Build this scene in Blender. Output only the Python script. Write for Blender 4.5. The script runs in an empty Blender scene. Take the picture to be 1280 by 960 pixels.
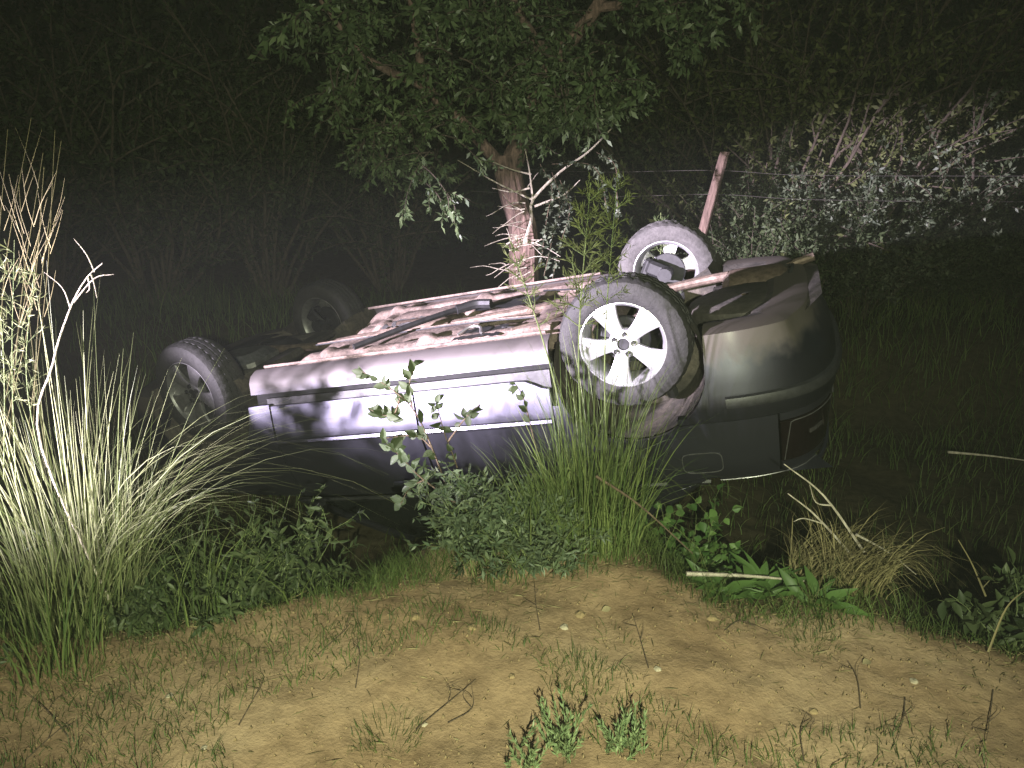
import bpy, math, random
import numpy as np
from mathutils import Vector, Matrix, noise

rnd = random.Random(7)
rng = np.random.default_rng(7)
scene = bpy.context.scene
col = scene.collection
RAD = math.radians

# ------------------------------------------------------------------ camera
CAM_H, CAM_P, FOC = 1.55, RAD(15.0), 950.0          # eye height, pitch down, focal length in photo pixels (1280 wide)
cam_d = bpy.data.cameras.new('camera'); cam = bpy.data.objects.new('camera', cam_d); col.objects.link(cam)
cam.location = (0, 0, CAM_H); cam.rotation_euler = (RAD(90) - CAM_P, 0, 0)
cam_d.sensor_width = 36; cam_d.lens = 36 * FOC / 1280
cam_d.clip_start = 0.05; cam_d.clip_end = 1500
scene.camera = cam

# ------------------------------------------------------------------ night sky
world = bpy.data.worlds.new('World'); scene.world = world; world.use_nodes = True
wn = world.node_tree.nodes; wl = world.node_tree.links
sky = wn.new('ShaderNodeTexSky'); sky.sky_type = 'NISHITA'; sky.sun_disc = False
sky.sun_elevation = RAD(4); sky.sun_rotation = RAD(200)
wl.new(sky.outputs[0], wn['Background'].inputs[0]); wn['Background'].inputs[1].default_value = 0.03

# ------------------------------------------------------------------ lamps: headlamp of a vehicle out of frame, torch of the phone
def spot(name, loc, target, power, angle, blend, color, size):
    l = bpy.data.lights.new(name, 'SPOT'); l.energy = power; l.spot_size = RAD(angle); l.spot_blend = blend
    l.color = color; l.shadow_soft_size = size
    o = bpy.data.objects.new(name, l); col.objects.link(o); o.location = loc
    o.rotation_euler = (Vector(target) - Vector(loc)).to_track_quat('-Z', 'Y').to_euler()
    return o
hl = spot('vehicle_headlamp', (-6.6, -1.38, 1.06), (-0.35, 4.20, 0.88), 36000, 18.5, 0.85, (0.92, 0.80, 1.0), 0.09)
hl.scale = (1.25, 0.75, 1)                                  # a headlamp throws a wide, flat beam
spot('hand_torch', (0.10, -.75, 1.68), (0.04, 3.4, 0.72), 900, 96, 1.0, (0.94, 1.0, 0.68), 0.02)

scene.render.engine = 'CYCLES'
scene.cycles.use_denoising = True
scene.cycles.max_bounces = 4; scene.cycles.transparent_max_bounces = 6
scene.render.filter_size = 2.3
vs = scene.view_settings
vs.view_transform = 'Standard'; vs.look = 'None'; vs.exposure = 0.0; vs.gamma = 1.0; vs.use_curve_mapping = False

# ------------------------------------------------------------------ helpers
def tag(o, label=None, cat=None, group=None, kind=None):
    if label: o['label'] = label
    if cat: o['category'] = cat
    if group: o['group'] = group
    if kind: o['kind'] = kind
    return o

def thing(name, loc, label, cat, group=None):
    o = bpy.data.objects.new(name, None); col.objects.link(o); o.location = loc; o.empty_display_size = .1
    return tag(o, label, cat, group)

class MB:
    """collects shapes, builds ONE mesh object"""
    def __init__(s): s.v = []; s.f = []
    def add(s, vs_, fs):
        b = len(s.v); s.v.extend(tuple(map(float, p)) for p in vs_); s.f.extend(tuple(int(i) + b for i in f) for f in fs); return s
    def addnp(s, V, F): return s.add(V.tolist(), F.tolist())
    def box(s, c, d, rot=None, bev=0.0):
        x, y, z = d[0]/2, d[1]/2, d[2]/2
        b = min(bev, x*.9, y*.9, z*.9)
        pts = []; M = rot.to_matrix() if rot is not None and hasattr(rot, 'to_matrix') else (rot or Matrix.Identity(3))
        if b <= 0:
            for sx in (-1, 1):
                for sy in (-1, 1):
                    for sz in (-1, 1): pts.append(M @ Vector((sx*x, sy*y, sz*z)) + Vector(c))
            fs = [(0,1,3,2),(4,6,7,5),(0,4,5,1),(2,3,7,6),(0,2,6,4),(1,5,7,3)]
            return s.add(pts, fs)
        # chamfered: stacked rings
        rings = []
        for (dz, ins) in ((-z, b), (-z+b, 0), (z-b, 0), (z, b)):
            ring = []
            for (sx, sy) in ((1,1),(-1,1),(-1,-1),(1,-1)):
                a = Vector((sx*(x-ins), sy*(y-ins-b*.8), dz)); e = Vector((sx*(x-ins-b*.8), sy*(y-ins), dz))
                ring += [a, e] if sx*sy > 0 else [e, a]
            rings.append([M @ p + Vector(c) for p in ring])
        s.loft(rings, closed=True, caps=True); return s
    def loft(s, rings, closed=True, caps=False):
        n = len(rings[0]); vs_ = [p for r in rings for p in r]; fs = []
        for i in range(len(rings)-1):
            for j in range(n if closed else n-1):
                k = (j+1) % n
                fs.append((i*n+j, i*n+k, (i+1)*n+k, (i+1)*n+j))
        if caps: fs.append(tuple(range(n))[::-1]); fs.append(tuple((len(rings)-1)*n+j for j in range(n)))
        return s.add(vs_, fs)
    def tube(s, pts, rad, n=8, caps=True):
        pts = [Vector(p) for p in pts]
        if not hasattr(rad, '__len__'): rad = [rad]*len(pts)
        rings = []; up = None
        for i, p in enumerate(pts):
            t = (pts[min(i+1, len(pts)-1)] - pts[max(i-1, 0)])
            t = t.normalized() if t.length > 1e-9 else Vector((0,0,1))
            if up is None: up = Vector((0,0,1)) if abs(t.z) < .9 else Vector((1,0,0))
            a = t.cross(up); a = a.normalized() if a.length > 1e-6 else t.orthogonal().normalized()
            up = a.cross(t).normalized()
            rings.append([p + (a*math.cos(2*math.pi*k/n) + up*math.sin(2*math.pi*k/n))*rad[i] for k in range(n)])
        return s.loft(rings, True, caps)
    def lathe(s, prof, n, M=None, mod=None):
        """prof: (r, axial) revolved about local y"""
        rings = []
        for k in range(n):
            a = 2*math.pi*k/n; ring = []
            for i, (r, y) in enumerate(prof):
                rr = r if mod is None else mod(i, k, r)
                p = Vector((rr*math.cos(a), y, rr*math.sin(a))); ring.append(M @ p if M else p)
            rings.append(ring)
        m = len(prof); vs_ = [p for r in rings for p in r]; fs = []
        for k in range(n):
            k2 = (k+1) % n
            for i in range(m-1): fs.append((k*m+i, k*m+i+1, k2*m+i+1, k2*m+i))
        return s.add(vs_, fs)
    def grid(s, P):
        """P[i][j] points"""
        n = len(P); m = len(P[0]); vs_ = [p for r in P for p in r]
        return s.add(vs_, [(i*m+j, i*m+j+1, (i+1)*m+j+1, (i+1)*m+j) for i in range(n-1) for j in range(m-1)])
    def build(s, name, mat, parent=None, loc=None, smooth=True, sharp=35):
        L = Vector(parent.location) if (parent is not None and parent.get('abs')) else (Vector(loc) if loc is not None else Vector((0,0,0)))
        V = np.array(s.v, dtype=float).reshape(-1, 3) - np.array(L)
        me = bpy.data.meshes.new(name); me.from_pydata(V.tolist(), [], s.f); me.update()
        me.materials.append(mat)
        if smooth:
            me.shade_smooth()
            if sharp: me.set_sharp_from_angle(angle=RAD(sharp))
        o = bpy.data.objects.new(name, me); col.objects.link(o)
        if parent is not None: o.parent = parent
        elif loc is not None: o.location = loc
        return o

def np_mesh(name, V, F, mat, parent=None, loc=(0,0,0), smooth=False):
    """fast mesh from numpy arrays; V in world space"""
    L = np.array(parent.location) if (parent is not None and parent.get('abs')) else np.array(loc, float)
    me = bpy.data.meshes.new(name)
    V = (np.asarray(V, float) - L); F = np.asarray(F, np.int32); k = F.shape[1]
    me.vertices.add(len(V)); me.vertices.foreach_set('co', V.ravel().astype(np.float32))
    me.loops.add(F.size); me.loops.foreach_set('vertex_index', F.ravel())
    me.polygons.add(len(F)); me.polygons.foreach_set('loop_start', np.arange(0, F.size, k, dtype=np.int32))
    try: me.polygons.foreach_set('loop_total', np.full(len(F), k, np.int32))
    except Exception: pass
    me.update(calc_edges=True); me.validate()
    me.materials.append(mat)
    if smooth: me.shade_smooth()
    o = bpy.data.objects.new(name, me); col.objects.link(o)
    if parent is not None: o.parent = parent
    else: o.location = L.tolist()
    return o

def smooth(a, b, x):
    t = min(1, max(0, (x-a)/(b-a))); return t*t*(3-2*t)
def interp(x, tab):
    if x <= tab[0][0]: return tab[0][1]
    for (a, va), (b, vb) in zip(tab, tab[1:]):
        if x <= b: return va + (vb-va)*(x-a)/(b-a)
    return tab[-1][1]
def N3(x, y, z=0.0): return noise.noise(Vector((x, y, z)))

# ------------------------------------------------------------------ materials
class Mat:
    def __init__(s, name):
        s.m = bpy.data.materials.new(name); s.m.use_nodes = True; s.nt = s.m.node_tree; s.n = s.nt.nodes; s.l = s.nt.links
        s.b = s.n['Principled BSDF']
    def node(s, t, **kw):
        n = s.n.new(t)
        for k, v in kw.items():
            if hasattr(n, k): setattr(n, k, v)
            else: n.inputs[k.replace('_', ' ')].default_value = v
        return n
    def ramp(s, src, stops):
        r = s.n.new('ShaderNodeValToRGB'); e = r.color_ramp.elements
        while len(e) < len(stops): e.new(0.5)
        for q, (p, c) in zip(e, stops): q.position = p; q.color = (*c, 1) if len(c) == 3 else c
        s.l.new(src, r.inputs[0]); return r
    def noise(s, scale, detail=5, rough=.6, coord='Object'):
        tc = s.n.new('ShaderNodeTexCoord'); n = s.n.new('ShaderNodeTexNoise')
        n.inputs['Scale'].default_value = scale; n.inputs['Detail'].default_value = detail; n.inputs['Roughness'].default_value = rough
        s.l.new(tc.outputs[coord], n.inputs['Vector']); return n
    def bump(s, src, strength, dist=.01):
        b = s.n.new('ShaderNodeBump'); b.inputs['Strength'].default_value = strength; b.inputs['Distance'].default_value = dist
        s.l.new(src, b.inputs['Height']); s.l.new(b.outputs[0], s.b.inputs['Normal']); return b
    def set(s, **kw):
        for k, v in kw.items(): s.b.inputs[k.replace('_', ' ')].default_value = v
        return s
    def mix(s, fac, a, b):
        m = s.n.new('ShaderNodeMix'); m.data_type = 'RGBA'
        for sock, v in ((m.inputs[0], fac), (m.inputs[6], a), (m.inputs[7], b)):
            if hasattr(v, 'links') or hasattr(v, 'is_linked'): s.l.new(v, sock)
            else: sock.default_value = (*v, 1) if isinstance(v, tuple) and len(v) == 3 else v
        return m.outputs[2]

def simple(name, c, rough=.5, metal=0.0, var=.25, scale=30, bump=0.0):
    m = Mat(name); n = m.noise(scale)
    r = m.ramp(n.outputs[0], [(.3, tuple(x*(1-var) for x in c)), (.7, tuple(min(1, x*(1+var)) for x in c))])
    m.l.new(r.outputs[0], m.b.inputs['Base Color']); m.set(Roughness=rough, Metallic=metal)
    if bump: m.bump(n.outputs[0], bump)
    return m.m

def foliage(name, dark, light, rough=.55, trans=.3, spec=.35):
    m = Mat(name); g = m.n.new('ShaderNodeNewGeometry')
    r = m.ramp(g.outputs['Random Per Island'], [(0, dark), (.55, tuple((a+b)/2 for a, b in zip(dark, light))), (1, light)])
    n = m.noise(3.0, 2); mx = m.ramp(n.outputs[0], [(.35, (.7,.7,.7)), (.65, (1.15,1.15,1.1))])
    mul = m.n.new('ShaderNodeMix'); mul.data_type = 'RGBA'; mul.blend_type = 'MULTIPLY'; mul.inputs[0].default_value = 1
    m.l.new(r.outputs[0], mul.inputs[6]); m.l.new(mx.outputs[0], mul.inputs[7])
    m.l.new(mul.outputs[2], m.b.inputs['Base Color']); m.set(Roughness=rough); m.b.inputs['Specular IOR Level'].default_value = spec
    t = m.n.new('ShaderNodeBsdfTranslucent'); m.l.new(mul.outputs[2], t.inputs[0])
    ms = m.n.new('ShaderNodeMixShader'); ms.inputs[0].default_value = trans
    m.l.new(m.b.outputs[0], ms.inputs[1]); m.l.new(t.outputs[0], ms.inputs[2])
    m.l.new(ms.outputs[0], m.n['Material Output'].inputs[0])
    return m.m

def bark(name, a, b, scale=18):
    m = Mat(name); n = m.noise(scale, 6, .7); tc = m.n.new('ShaderNodeTexCoord'); mp = m.n.new('ShaderNodeMapping')
    mp.inputs['Scale'].default_value = (1, 1, .22); m.l.new(tc.outputs['Object'], mp.inputs[0]); m.l.new(mp.outputs[0], n.inputs['Vector'])
    r = m.ramp(n.outputs[0], [(.35, a), (.65, b)]); m.l.new(r.outputs[0], m.b.inputs['Base Color']); m.set(Roughness=.9)
    m.bump(n.outputs[0], .9, .03); return m.m

def dirt_mat():
    m = Mat('bank_soil'); n1 = m.noise(1.3, 6, .6); n2 = m.noise(14, 8, .68); n3 = m.noise(90, 4, .7)
    r1 = m.ramp(n1.outputs[0], [(.32, (.235,.155,.088)), (.5, (.345,.240,.145)), (.68, (.415,.305,.195))])
    r2 = m.ramp(n2.outputs[0], [(.30, (.5,.49,.47)), (.55, (1,1,1)), (.75, (1.18,1.18,1.15))])
    mul = m.n.new('ShaderNodeMix'); mul.data_type = 'RGBA'; mul.blend_type = 'MULTIPLY'; mul.inputs[0].default_value = .75
    m.l.new(r1.outputs[0], mul.inputs[6]); m.l.new(r2.outputs[0], mul.inputs[7])
    # beyond the bare bank the soil is dark humus under the plants
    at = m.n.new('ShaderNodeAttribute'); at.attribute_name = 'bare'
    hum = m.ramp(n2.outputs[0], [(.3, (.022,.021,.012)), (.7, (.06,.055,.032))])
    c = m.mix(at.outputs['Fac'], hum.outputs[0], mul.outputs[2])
    m.l.new(c, m.b.inputs['Base Color']); m.set(Roughness=.95); m.b.inputs['Specular IOR Level'].default_value = .1
    ad = m.n.new('ShaderNodeMath'); ad.operation = 'MULTIPLY_ADD'; ad.inputs[1].default_value = .35
    m.l.new(n3.outputs[0], ad.inputs[0]); m.l.new(n2.outputs[0], ad.inputs[2]); m.bump(ad.outputs[0], .5, .025)
    return m.m

def paint_mat(name='car_paint', z0=.36, z1=.16, top=.62, coat=.35, base=(.085,.086,.112)):
    """dark grey-blue metallic paint, dusty towards the sills"""
    m = Mat(name); n = m.noise(6, 6, .65); n2 = m.noise(38, 4, .7)
    tc = m.n.new('ShaderNodeTexCoord'); sx = m.n.new('ShaderNodeSeparateXYZ'); m.l.new(tc.outputs['Object'], sx.inputs[0])
    mr = m.n.new('ShaderNodeMapRange'); mr.inputs[1].default_value = z0; mr.inputs[2].default_value = z1; m.l.new(sx.outputs[2], mr.inputs[0])
    ad = m.n.new('ShaderNodeMath'); ad.operation = 'MULTIPLY_ADD'; ad.inputs[1].default_value = 1.3; m.l.new(n.outputs[0], ad.inputs[0])
    sb = m.n.new('ShaderNodeMath'); sb.operation = 'SUBTRACT'; sb.inputs[1].default_value = .95; m.l.new(ad.outputs[0], sb.inputs[0])
    m.l.new(mr.outputs[0], ad.inputs[2])
    cl = m.ramp(sb.outputs[0], [(0.0, (.10,.10,.10)), (.5, (.85,.85,.85))])
    sp = m.ramp(n2.outputs[0], [(.45, (0,0,0)), (.8, (.10,.10,.10))])
    fa = m.n.new('ShaderNodeMath'); fa.operation = 'MAXIMUM'; m.l.new(cl.outputs[0], fa.inputs[0]); m.l.new(sp.outputs[0], fa.inputs[1])
    sc_ = m.n.new('ShaderNodeMath'); sc_.operation = 'MULTIPLY'; sc_.inputs[1].default_value = top; m.l.new(fa.outputs[0], sc_.inputs[0])
    c = m.mix(sc_.outputs[0], base, (.110,.088,.064)); m.l.new(c, m.b.inputs['Base Color'])
    mt = m.ramp(sc_.outputs[0], [(0, (.9,.9,.9)), (.7, (.05,.05,.05))]); m.l.new(mt.outputs[0], m.b.inputs['Metallic'])
    ro = m.ramp(sc_.outputs[0], [(0, (.36,.36,.36)), (.7, (.7,.7,.7))]); m.l.new(ro.outputs[0], m.b.inputs['Roughness'])
    m.b.inputs['Coat Weight'].default_value = coat; m.b.inputs['Coat Roughness'].default_value = .18
    m.bump(n2.outputs[0], .04, .004)
    return m.m

def under_mat(name, a, b, dark, rough=.75, metal=0.0):
    m = Mat(name); n = m.noise(7, 8, .72); n2 = m.noise(45, 4, .7)
    r = m.ramp(n.outputs[0], [(.34, dark), (.48, a), (.68, b)])
    r2 = m.ramp(n2.outputs[0], [(.3, (.6,.6,.6)), (.65, (1.1,1.1,1.1))])
    mul = m.n.new('ShaderNodeMix'); mul.data_type = 'RGBA'; mul.blend_type = 'MULTIPLY'; mul.inputs[0].default_value = 1
    m.l.new(r.outputs[0], mul.inputs[6]); m.l.new(r2.outputs[0], mul.inputs[7])
    m.l.new(mul.outputs[2], m.b.inputs['Base Color']); m.set(Roughness=rough, Metallic=metal); m.bump(n2.outputs[0], .5, .01)
    return m.m

M = {}
M['soil'] = dirt_mat()
M['paint'] = paint_mat()
M['paint_muddy_dim'] = paint_mat('muddy_dim_bumper_paint', .40, .24, .70, .08, (.044,.046,.060))  # real mud, plus shade at the tail put into a darker base
M['under'] = under_mat('underseal', (.18,.135,.115), (.32,.245,.21), (.055,.042,.036))
M['under_dark'] = under_mat('dark_underseal', (.045,.040,.036), (.085,.075,.066), (.02,.018,.016))
M['plastic'] = simple('black_plastic', (.022,.022,.024), .5, 0, .35, 40, .1)
M['gap_shade'] = simple('gap_black', (.008,.008,.009), .9, 0, .3, 40)
M['liner'] = under_mat('wheel_liner', (.05,.043,.036), (.12,.10,.08), (.025,.022,.02), .85)
M['rubber'] = under_mat('tyre_rubber', (.022,.021,.021), (.034,.033,.032), (.016,.016,.016), .75)
M['rubber_dusty'] = under_mat('dusty_tyre_rubber', (.062,.058,.058), (.085,.080,.078), (.045,.043,.042), .85)
M['alloy'] = simple('alloy', (.72,.72,.74), .33, .75, .08, 60, .03)
M['alloy_dim'] = simple('dim_alloy', (.22,.215,.22), .38, .7, .3, 25, .05)  # darker alloy copy: shade on the front rims put into colour; also small fittings
M['steel'] = simple('rusty_steel', (.14,.105,.085), .65, .5, .5, 30, .2)
M['steel_bright'] = simple('bright_steel', (.55,.53,.52), .35, .9, .2, 30, .1)
M['foil'] = simple('heat_shield_foil', (.75,.73,.74), .35, .9, .15, 40, .5)
M['lamp_glass'] = simple('tail_lamp_lens', (.009,.006,.006), .10, 0, .2, 20)
M['lamp_clear'] = simple('clear_lamp_lens', (.07,.065,.065), .12, .2, .2, 60)
M['chrome'] = simple('chrome', (.8,.8,.82), .12, 1.0, .05, 20)
M['dark_metal'] = simple('dark_metal', (.03,.03,.032), .45, .4, .3, 30)
gm = Mat('car_glass'); gm.set(Roughness=.03, Alpha=1.0); gm.b.inputs['Base Color'].default_value = (.012,.014,.014,1)
gn = gm.noise(3); gm.bump(gn.outputs[0], .02); M['glass'] = gm.m
M['grass'] = foliage('tall_grass', (.080,.13,.038), (.22,.27,.095), .5, .3)
M['grass_dry'] = foliage('pale_grass', (.17,.21,.085), (.40,.42,.22), .5, .3)
M['turf'] = foliage('short_turf', (.055,.095,.022), (.13,.17,.05), .6, .25)
M['straw'] = foliage('straw', (.13,.115,.052), (.33,.28,.145), .7, .15)
M['leaf_tree'] = foliage('tree_leaf', (.060,.098,.042), (.140,.185,.088), .45, .25, .5)
M['leaf_shrub'] = foliage('shrub_leaf', (.07,.105,.060), (.165,.205,.120), .5, .25, .4)
M['leaf_fresh'] = foliage('fresh_leaf', (.06,.13,.035), (.15,.25,.07), .5, .35, .4)
M['leaf_needle'] = foliage('needle_leaf', (.16,.24,.11), (.32,.40,.20), .5, .25, .4)
M['leaf_weed'] = foliage('weed_leaf', (.045,.070,.028), (.105,.135,.060), .5, .3, .4)
M['leaf_silver'] = foliage('silvery_leaf', (.045,.062,.038), (.135,.160,.105), .5, .2, .4)
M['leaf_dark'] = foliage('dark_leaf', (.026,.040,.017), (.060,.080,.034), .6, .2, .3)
M['leaf_olive'] = foliage('olive_leaf', (.070,.086,.030), (.150,.168,.065), .6, .25, .3)
M['bark'] = bark('tree_bark', (.045,.028,.022), (.30,.20,.17), 30)
M['bark_dark'] = bark('dark_bark', (.04,.03,.022), (.11,.085,.065))
M['twig_pale'] = bark('dead_twig', (.30,.26,.20), (.62,.56,.46), 30)
M['twig_brown'] = bark('brown_twig', (.07,.048,.030), (.16,.115,.075), 30)
M['stem_green'] = bark('green_stem', (.10,.14,.05), (.21,.25,.10), 30)
M['post'] = bark('weathered_post', (.07,.045,.036), (.20,.135,.11), 16)
M['wire'] = simple('fence_wire', (.22,.20,.19), .6, .8, .3, 60)
M['stone'] = simple('pale_stone', (.38,.33,.24), .8, 0, .25, 40, .4)
M['clod'] = simple('soil_clod', (.26,.19,.10), .95, 0, .3, 30, .6)
M['dead_leaf'] = simple('dead_leaf', (.30,.25,.14), .75, 0, .25, 40)

# ------------------------------------------------------------------ pixel -> place
CP, SP = math.cos(CAM_P), math.sin(CAM_P)
def ray(px, py):
    u = (px-640)/FOC; w = (480-py)/FOC
    return Vector((u, CP + w*SP, -SP + w*CP))
def at_y(px, py, y):
    r = ray(px, py); t = y/r.y; return Vector((0,0,CAM_H)) + r*t
def at_z(px, py, z):
    r = ray(px, py); t = (z-CAM_H)/r.z; return Vector((0,0,CAM_H)) + r*t

# ------------------------------------------------------------------ ground
CREST = [(-6,2.25),(-1.75,2.26),(-1.25,2.30),(-.95,2.42),(-.62,2.54),(-.38,2.64),(0,2.70),(.45,2.72),(.66,2.62),(.80,2.46),(1.0,2.40),(1.3,2.36),(1.75,2.14),(6,1.9)]
def crest(x): return interp(x, CREST)
def ground(x, y, fine=True):
    yc = crest(x)
    d = y - yc
    fl = -.56 + .05*math.sin(x*1.3+.5)                                     # ditch floor
    width = 1.0 + .25*smooth(.9, 2.2, abs(x-.2))
    h = 0.05*smooth(-.9, -.05, d) * (1 - .9*smooth(.7, 1.7, abs(x-.2)))     # low lip of pushed-up soil
    k = smooth(-.03, width, d)
    h = h*(1-k) + fl*k
    # spur that carries the grass clump and the shrub
    h += .30*math.exp(-(((x-.36)/.34)**2 + ((y-3.02)/.30)**2)) * smooth(.0, .45, d)
    h += .24*math.exp(-(((x+.20)/.34)**2 + ((y-2.98)/.28)**2)) * smooth(.0, .45, d)
    h += .20*math.exp(-(((x-1.32)/.34)**2 + ((y-2.75)/.28)**2)) * smooth(.0, .45, d)
    back = 6.2 + .25*math.sin(x*.8)
    h += (.62 + .25*smooth(8, 14, y))*smooth(back, back+1.9, y)
    h += 11*smooth(17, 34, y)                                              # rise added behind the trees to keep the sky glow out of view
    far = smooth(60, 140, math.hypot(x, y))
    if fine:
        n = .045*N3(x*1.7, y*1.7) + .016*N3(x*5, y*5, 3) + .007*N3(x*13, y*13, 5) + .005*N3(x*31, y*31, 9)
        h += n*(1-far)
    return h*(1-far) + .3*far
def axis(lo, hi, step, out, grow=1.18):
    a = list(np.arange(lo, hi+1e-6, step)); s = step
    while a[-1] < out: s *= grow; a.append(a[-1]+s)
    s = step
    while a[0] > -out: s *= grow; a.insert(0, a[0]-s)
    return a
gx = axis(-2.6, 2.8, .032, 420, 1.15); gy = axis(1.3, 4.6, .032, 420, 1.12)
nx, ny = len(gx), len(gy)
GV = np.array([(x, y, ground(x, y)) for x in gx for y in gy])
ii = (np.arange(nx-1)[:, None]*ny + np.arange(ny-1)[None, :]).ravel()
GF = np.stack([ii, ii+ny, ii+ny+1, ii+1], 1)
g_obj = np_mesh('ground', GV, GF, M['soil'], smooth=True); tag(g_obj, kind='structure')
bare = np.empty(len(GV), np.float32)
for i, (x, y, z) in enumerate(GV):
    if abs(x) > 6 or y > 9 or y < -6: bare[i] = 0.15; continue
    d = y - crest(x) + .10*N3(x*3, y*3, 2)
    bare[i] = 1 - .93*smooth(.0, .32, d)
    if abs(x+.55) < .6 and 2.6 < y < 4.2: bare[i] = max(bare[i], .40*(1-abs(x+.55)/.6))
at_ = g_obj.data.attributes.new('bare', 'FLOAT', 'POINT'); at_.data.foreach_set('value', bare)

# ================================================================== CAR
CAR_YAW, CAR_PITCH, CAR_ROLL = RAD(160.2), RAD(10.7), RAD(173.1)
WHEEL_Z = .205                                             # wheels hang out of their arches, springs extended
CAR_LOC = (0.735, 4.255, 1.10)
car = thing('overturned_car', CAR_LOC, 'dark grey saloon car lying upside down in the ditch', 'car')
car.rotation_euler = (CAR_ROLL, CAR_PITCH, CAR_YAW)
CARM = Matrix.Translation(CAR_LOC) @ car.rotation_euler.to_matrix().to_4x4()

# plan outline of the body, half, from the nose round the side to the tail; x forward (rear axle 0), y out, z up (car upright)
PL = [(3.50,0),(3.475,.36),(3.37,.62),(3.16,.775),(2.75,.838),(2.0,.852),(1.0,.858),(.2,.856),(-.35,.842),(-.60,.806),(-.78,.715),(-.885,.53),(-.925,.28),(-.93,0)]
def catmull(P, n=26):
    out = []; Q = [(2*P[0][0]-P[1][0], -P[1][1])] + list(P) + [(P[-2][0], -P[-2][1])]
    Q[0] = (P[1][0], -P[1][1])
    for i in range(1, len(Q)-2):
        a, b, c, d = (np.array(Q[i+k]) for k in (-1, 0, 1, 2))
        for k in range(n):
            t = k/n; out.append(.5*((2*b) + (c-a)*t + (2*a-5*b+4*c-d)*t*t + (3*b-a-3*c+d)*t**3))
    out.append(np.array(P[-1], float)); return np.array(out)
PC = catmull(PL); PS = np.concatenate([[0], np.cumsum(np.linalg.norm(np.diff(PC, axis=0), axis=1))]); PTOT = PS[-1]
PT = np.gradient(PC, axis=0); PT /= np.linalg.norm(PT, axis=1)[:, None]
PN = np.stack([-PT[:, 1], PT[:, 0]], 1)
if PN[len(PN)//2][1] < 0: PN = -PN
def plan(s):
    return (np.array([np.interp(s, PS, PC[:, k]) for k in (0, 1)]), np.array([np.interp(s, PS, PN[:, k]) for k in (0, 1)]))
def s_x(x): return float(np.interp(-x, -PC[:, 0], PS))
OZ = [(.13,-.20),(.16,-.105),(.19,-.075),(.30,-.046),(.42,-.020),(.52,-.003),(.545,0),(.565,-.004),(.62,-.012),(.75,-.034),(.88,-.058),(.95,-.082),(.975,-.115)]
def pt(s, z, off=0.0, side=1):
    c, n = plan(s); o = interp(z, OZ) + off
    end = smooth(.55, .95, abs(n[0]))                      # nose and tail tuck in less on top, more at the bottom
    if z < .42: o -= end*(.42-z)*.22
    p = c + n*o
    return Vector((p[0], p[1]*side, z))
ARCH_R, ARCH_Z = .365, .325
def arch(x, xa): 
    d = abs(x-xa); return ARCH_Z + math.sqrt(max(0, ARCH_R**2 - d*d)) if d < ARCH_R else -1
def ztop(x): return interp(x, [(-1.2,.93),(-.2,.96),(1.5,.95),(2.2,.935),(3.0,.85),(3.5,.70)])
def patch(scol, zb, zt, nz, side, name, mat, off=0.0, lip=.022, arches=(), parent=None, zmid=None):
    """panel over plan positions scol, from zb(s,x) to zt(s,x), rolled edges"""
    P = []
    for s in scol:
        x = float(np.interp(s, PS, PC[:, 0])); b, t = zb(x), zt(x)
        zz = [b + (t-b)*k/nz for k in range(nz+1)]
        if zmid is not None and b < zmid-.03 and t > zmid+.03:
            k = min(range(1, nz), key=lambda q: abs(zz[q]-zmid)); zz[k] = zmid
        rowo = []
        for z in zz:
            o = off
            for xa in arches:
                r = math.hypot(x-xa, z-ARCH_Z)
                if r < ARCH_R + .12: o += .014*math.exp(-max(0, r-ARCH_R)/.028)
            rowo.append(o)
        row = [pt(s, zz[0], rowo[0]-lip, side)] + [pt(s, z, o, side) for z, o in zip(zz, rowo)] + [pt(s, zz[-1], rowo[-1]-lip, side)]
        P.append(row)
    def inward(s, row):
        n = plan(s)[1]; return [p - Vector((n[0], n[1]*side, 0))*lip for p in row]
    P = [inward(scol[0], P[0])] + P + [inward(scol[-1], P[-1])]
    if side < 0: P = P[::-1]
    return MB().grid(P).build(name, mat, parent or car)
def xs_to_s(xs): return [s_x(x) for x in xs]
def arch_xs(xa, a0=0, a1=math.pi, n=22):
    return [xa + ARCH_R*math.cos(a0 + (a1-a0)*k/n) for k in range(n+1)]

def curve_pts(lst, n=8):
    V = [Vector(p) for p in lst]; V = [2*V[0]-V[1]] + V + [2*V[-1]-V[-2]]; out = []
    for i in range(1, len(V)-2):
        a, b, c, d = V[i-1:i+3]
        for k in range(n):
            t = k/n; out.append(.5*((2*b) + (c-a)*t + (2*a-5*b+4*c-d)*t*t + (3*b-a-3*c+d)*t**3))
    out.append(V[-2]); return out

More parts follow.
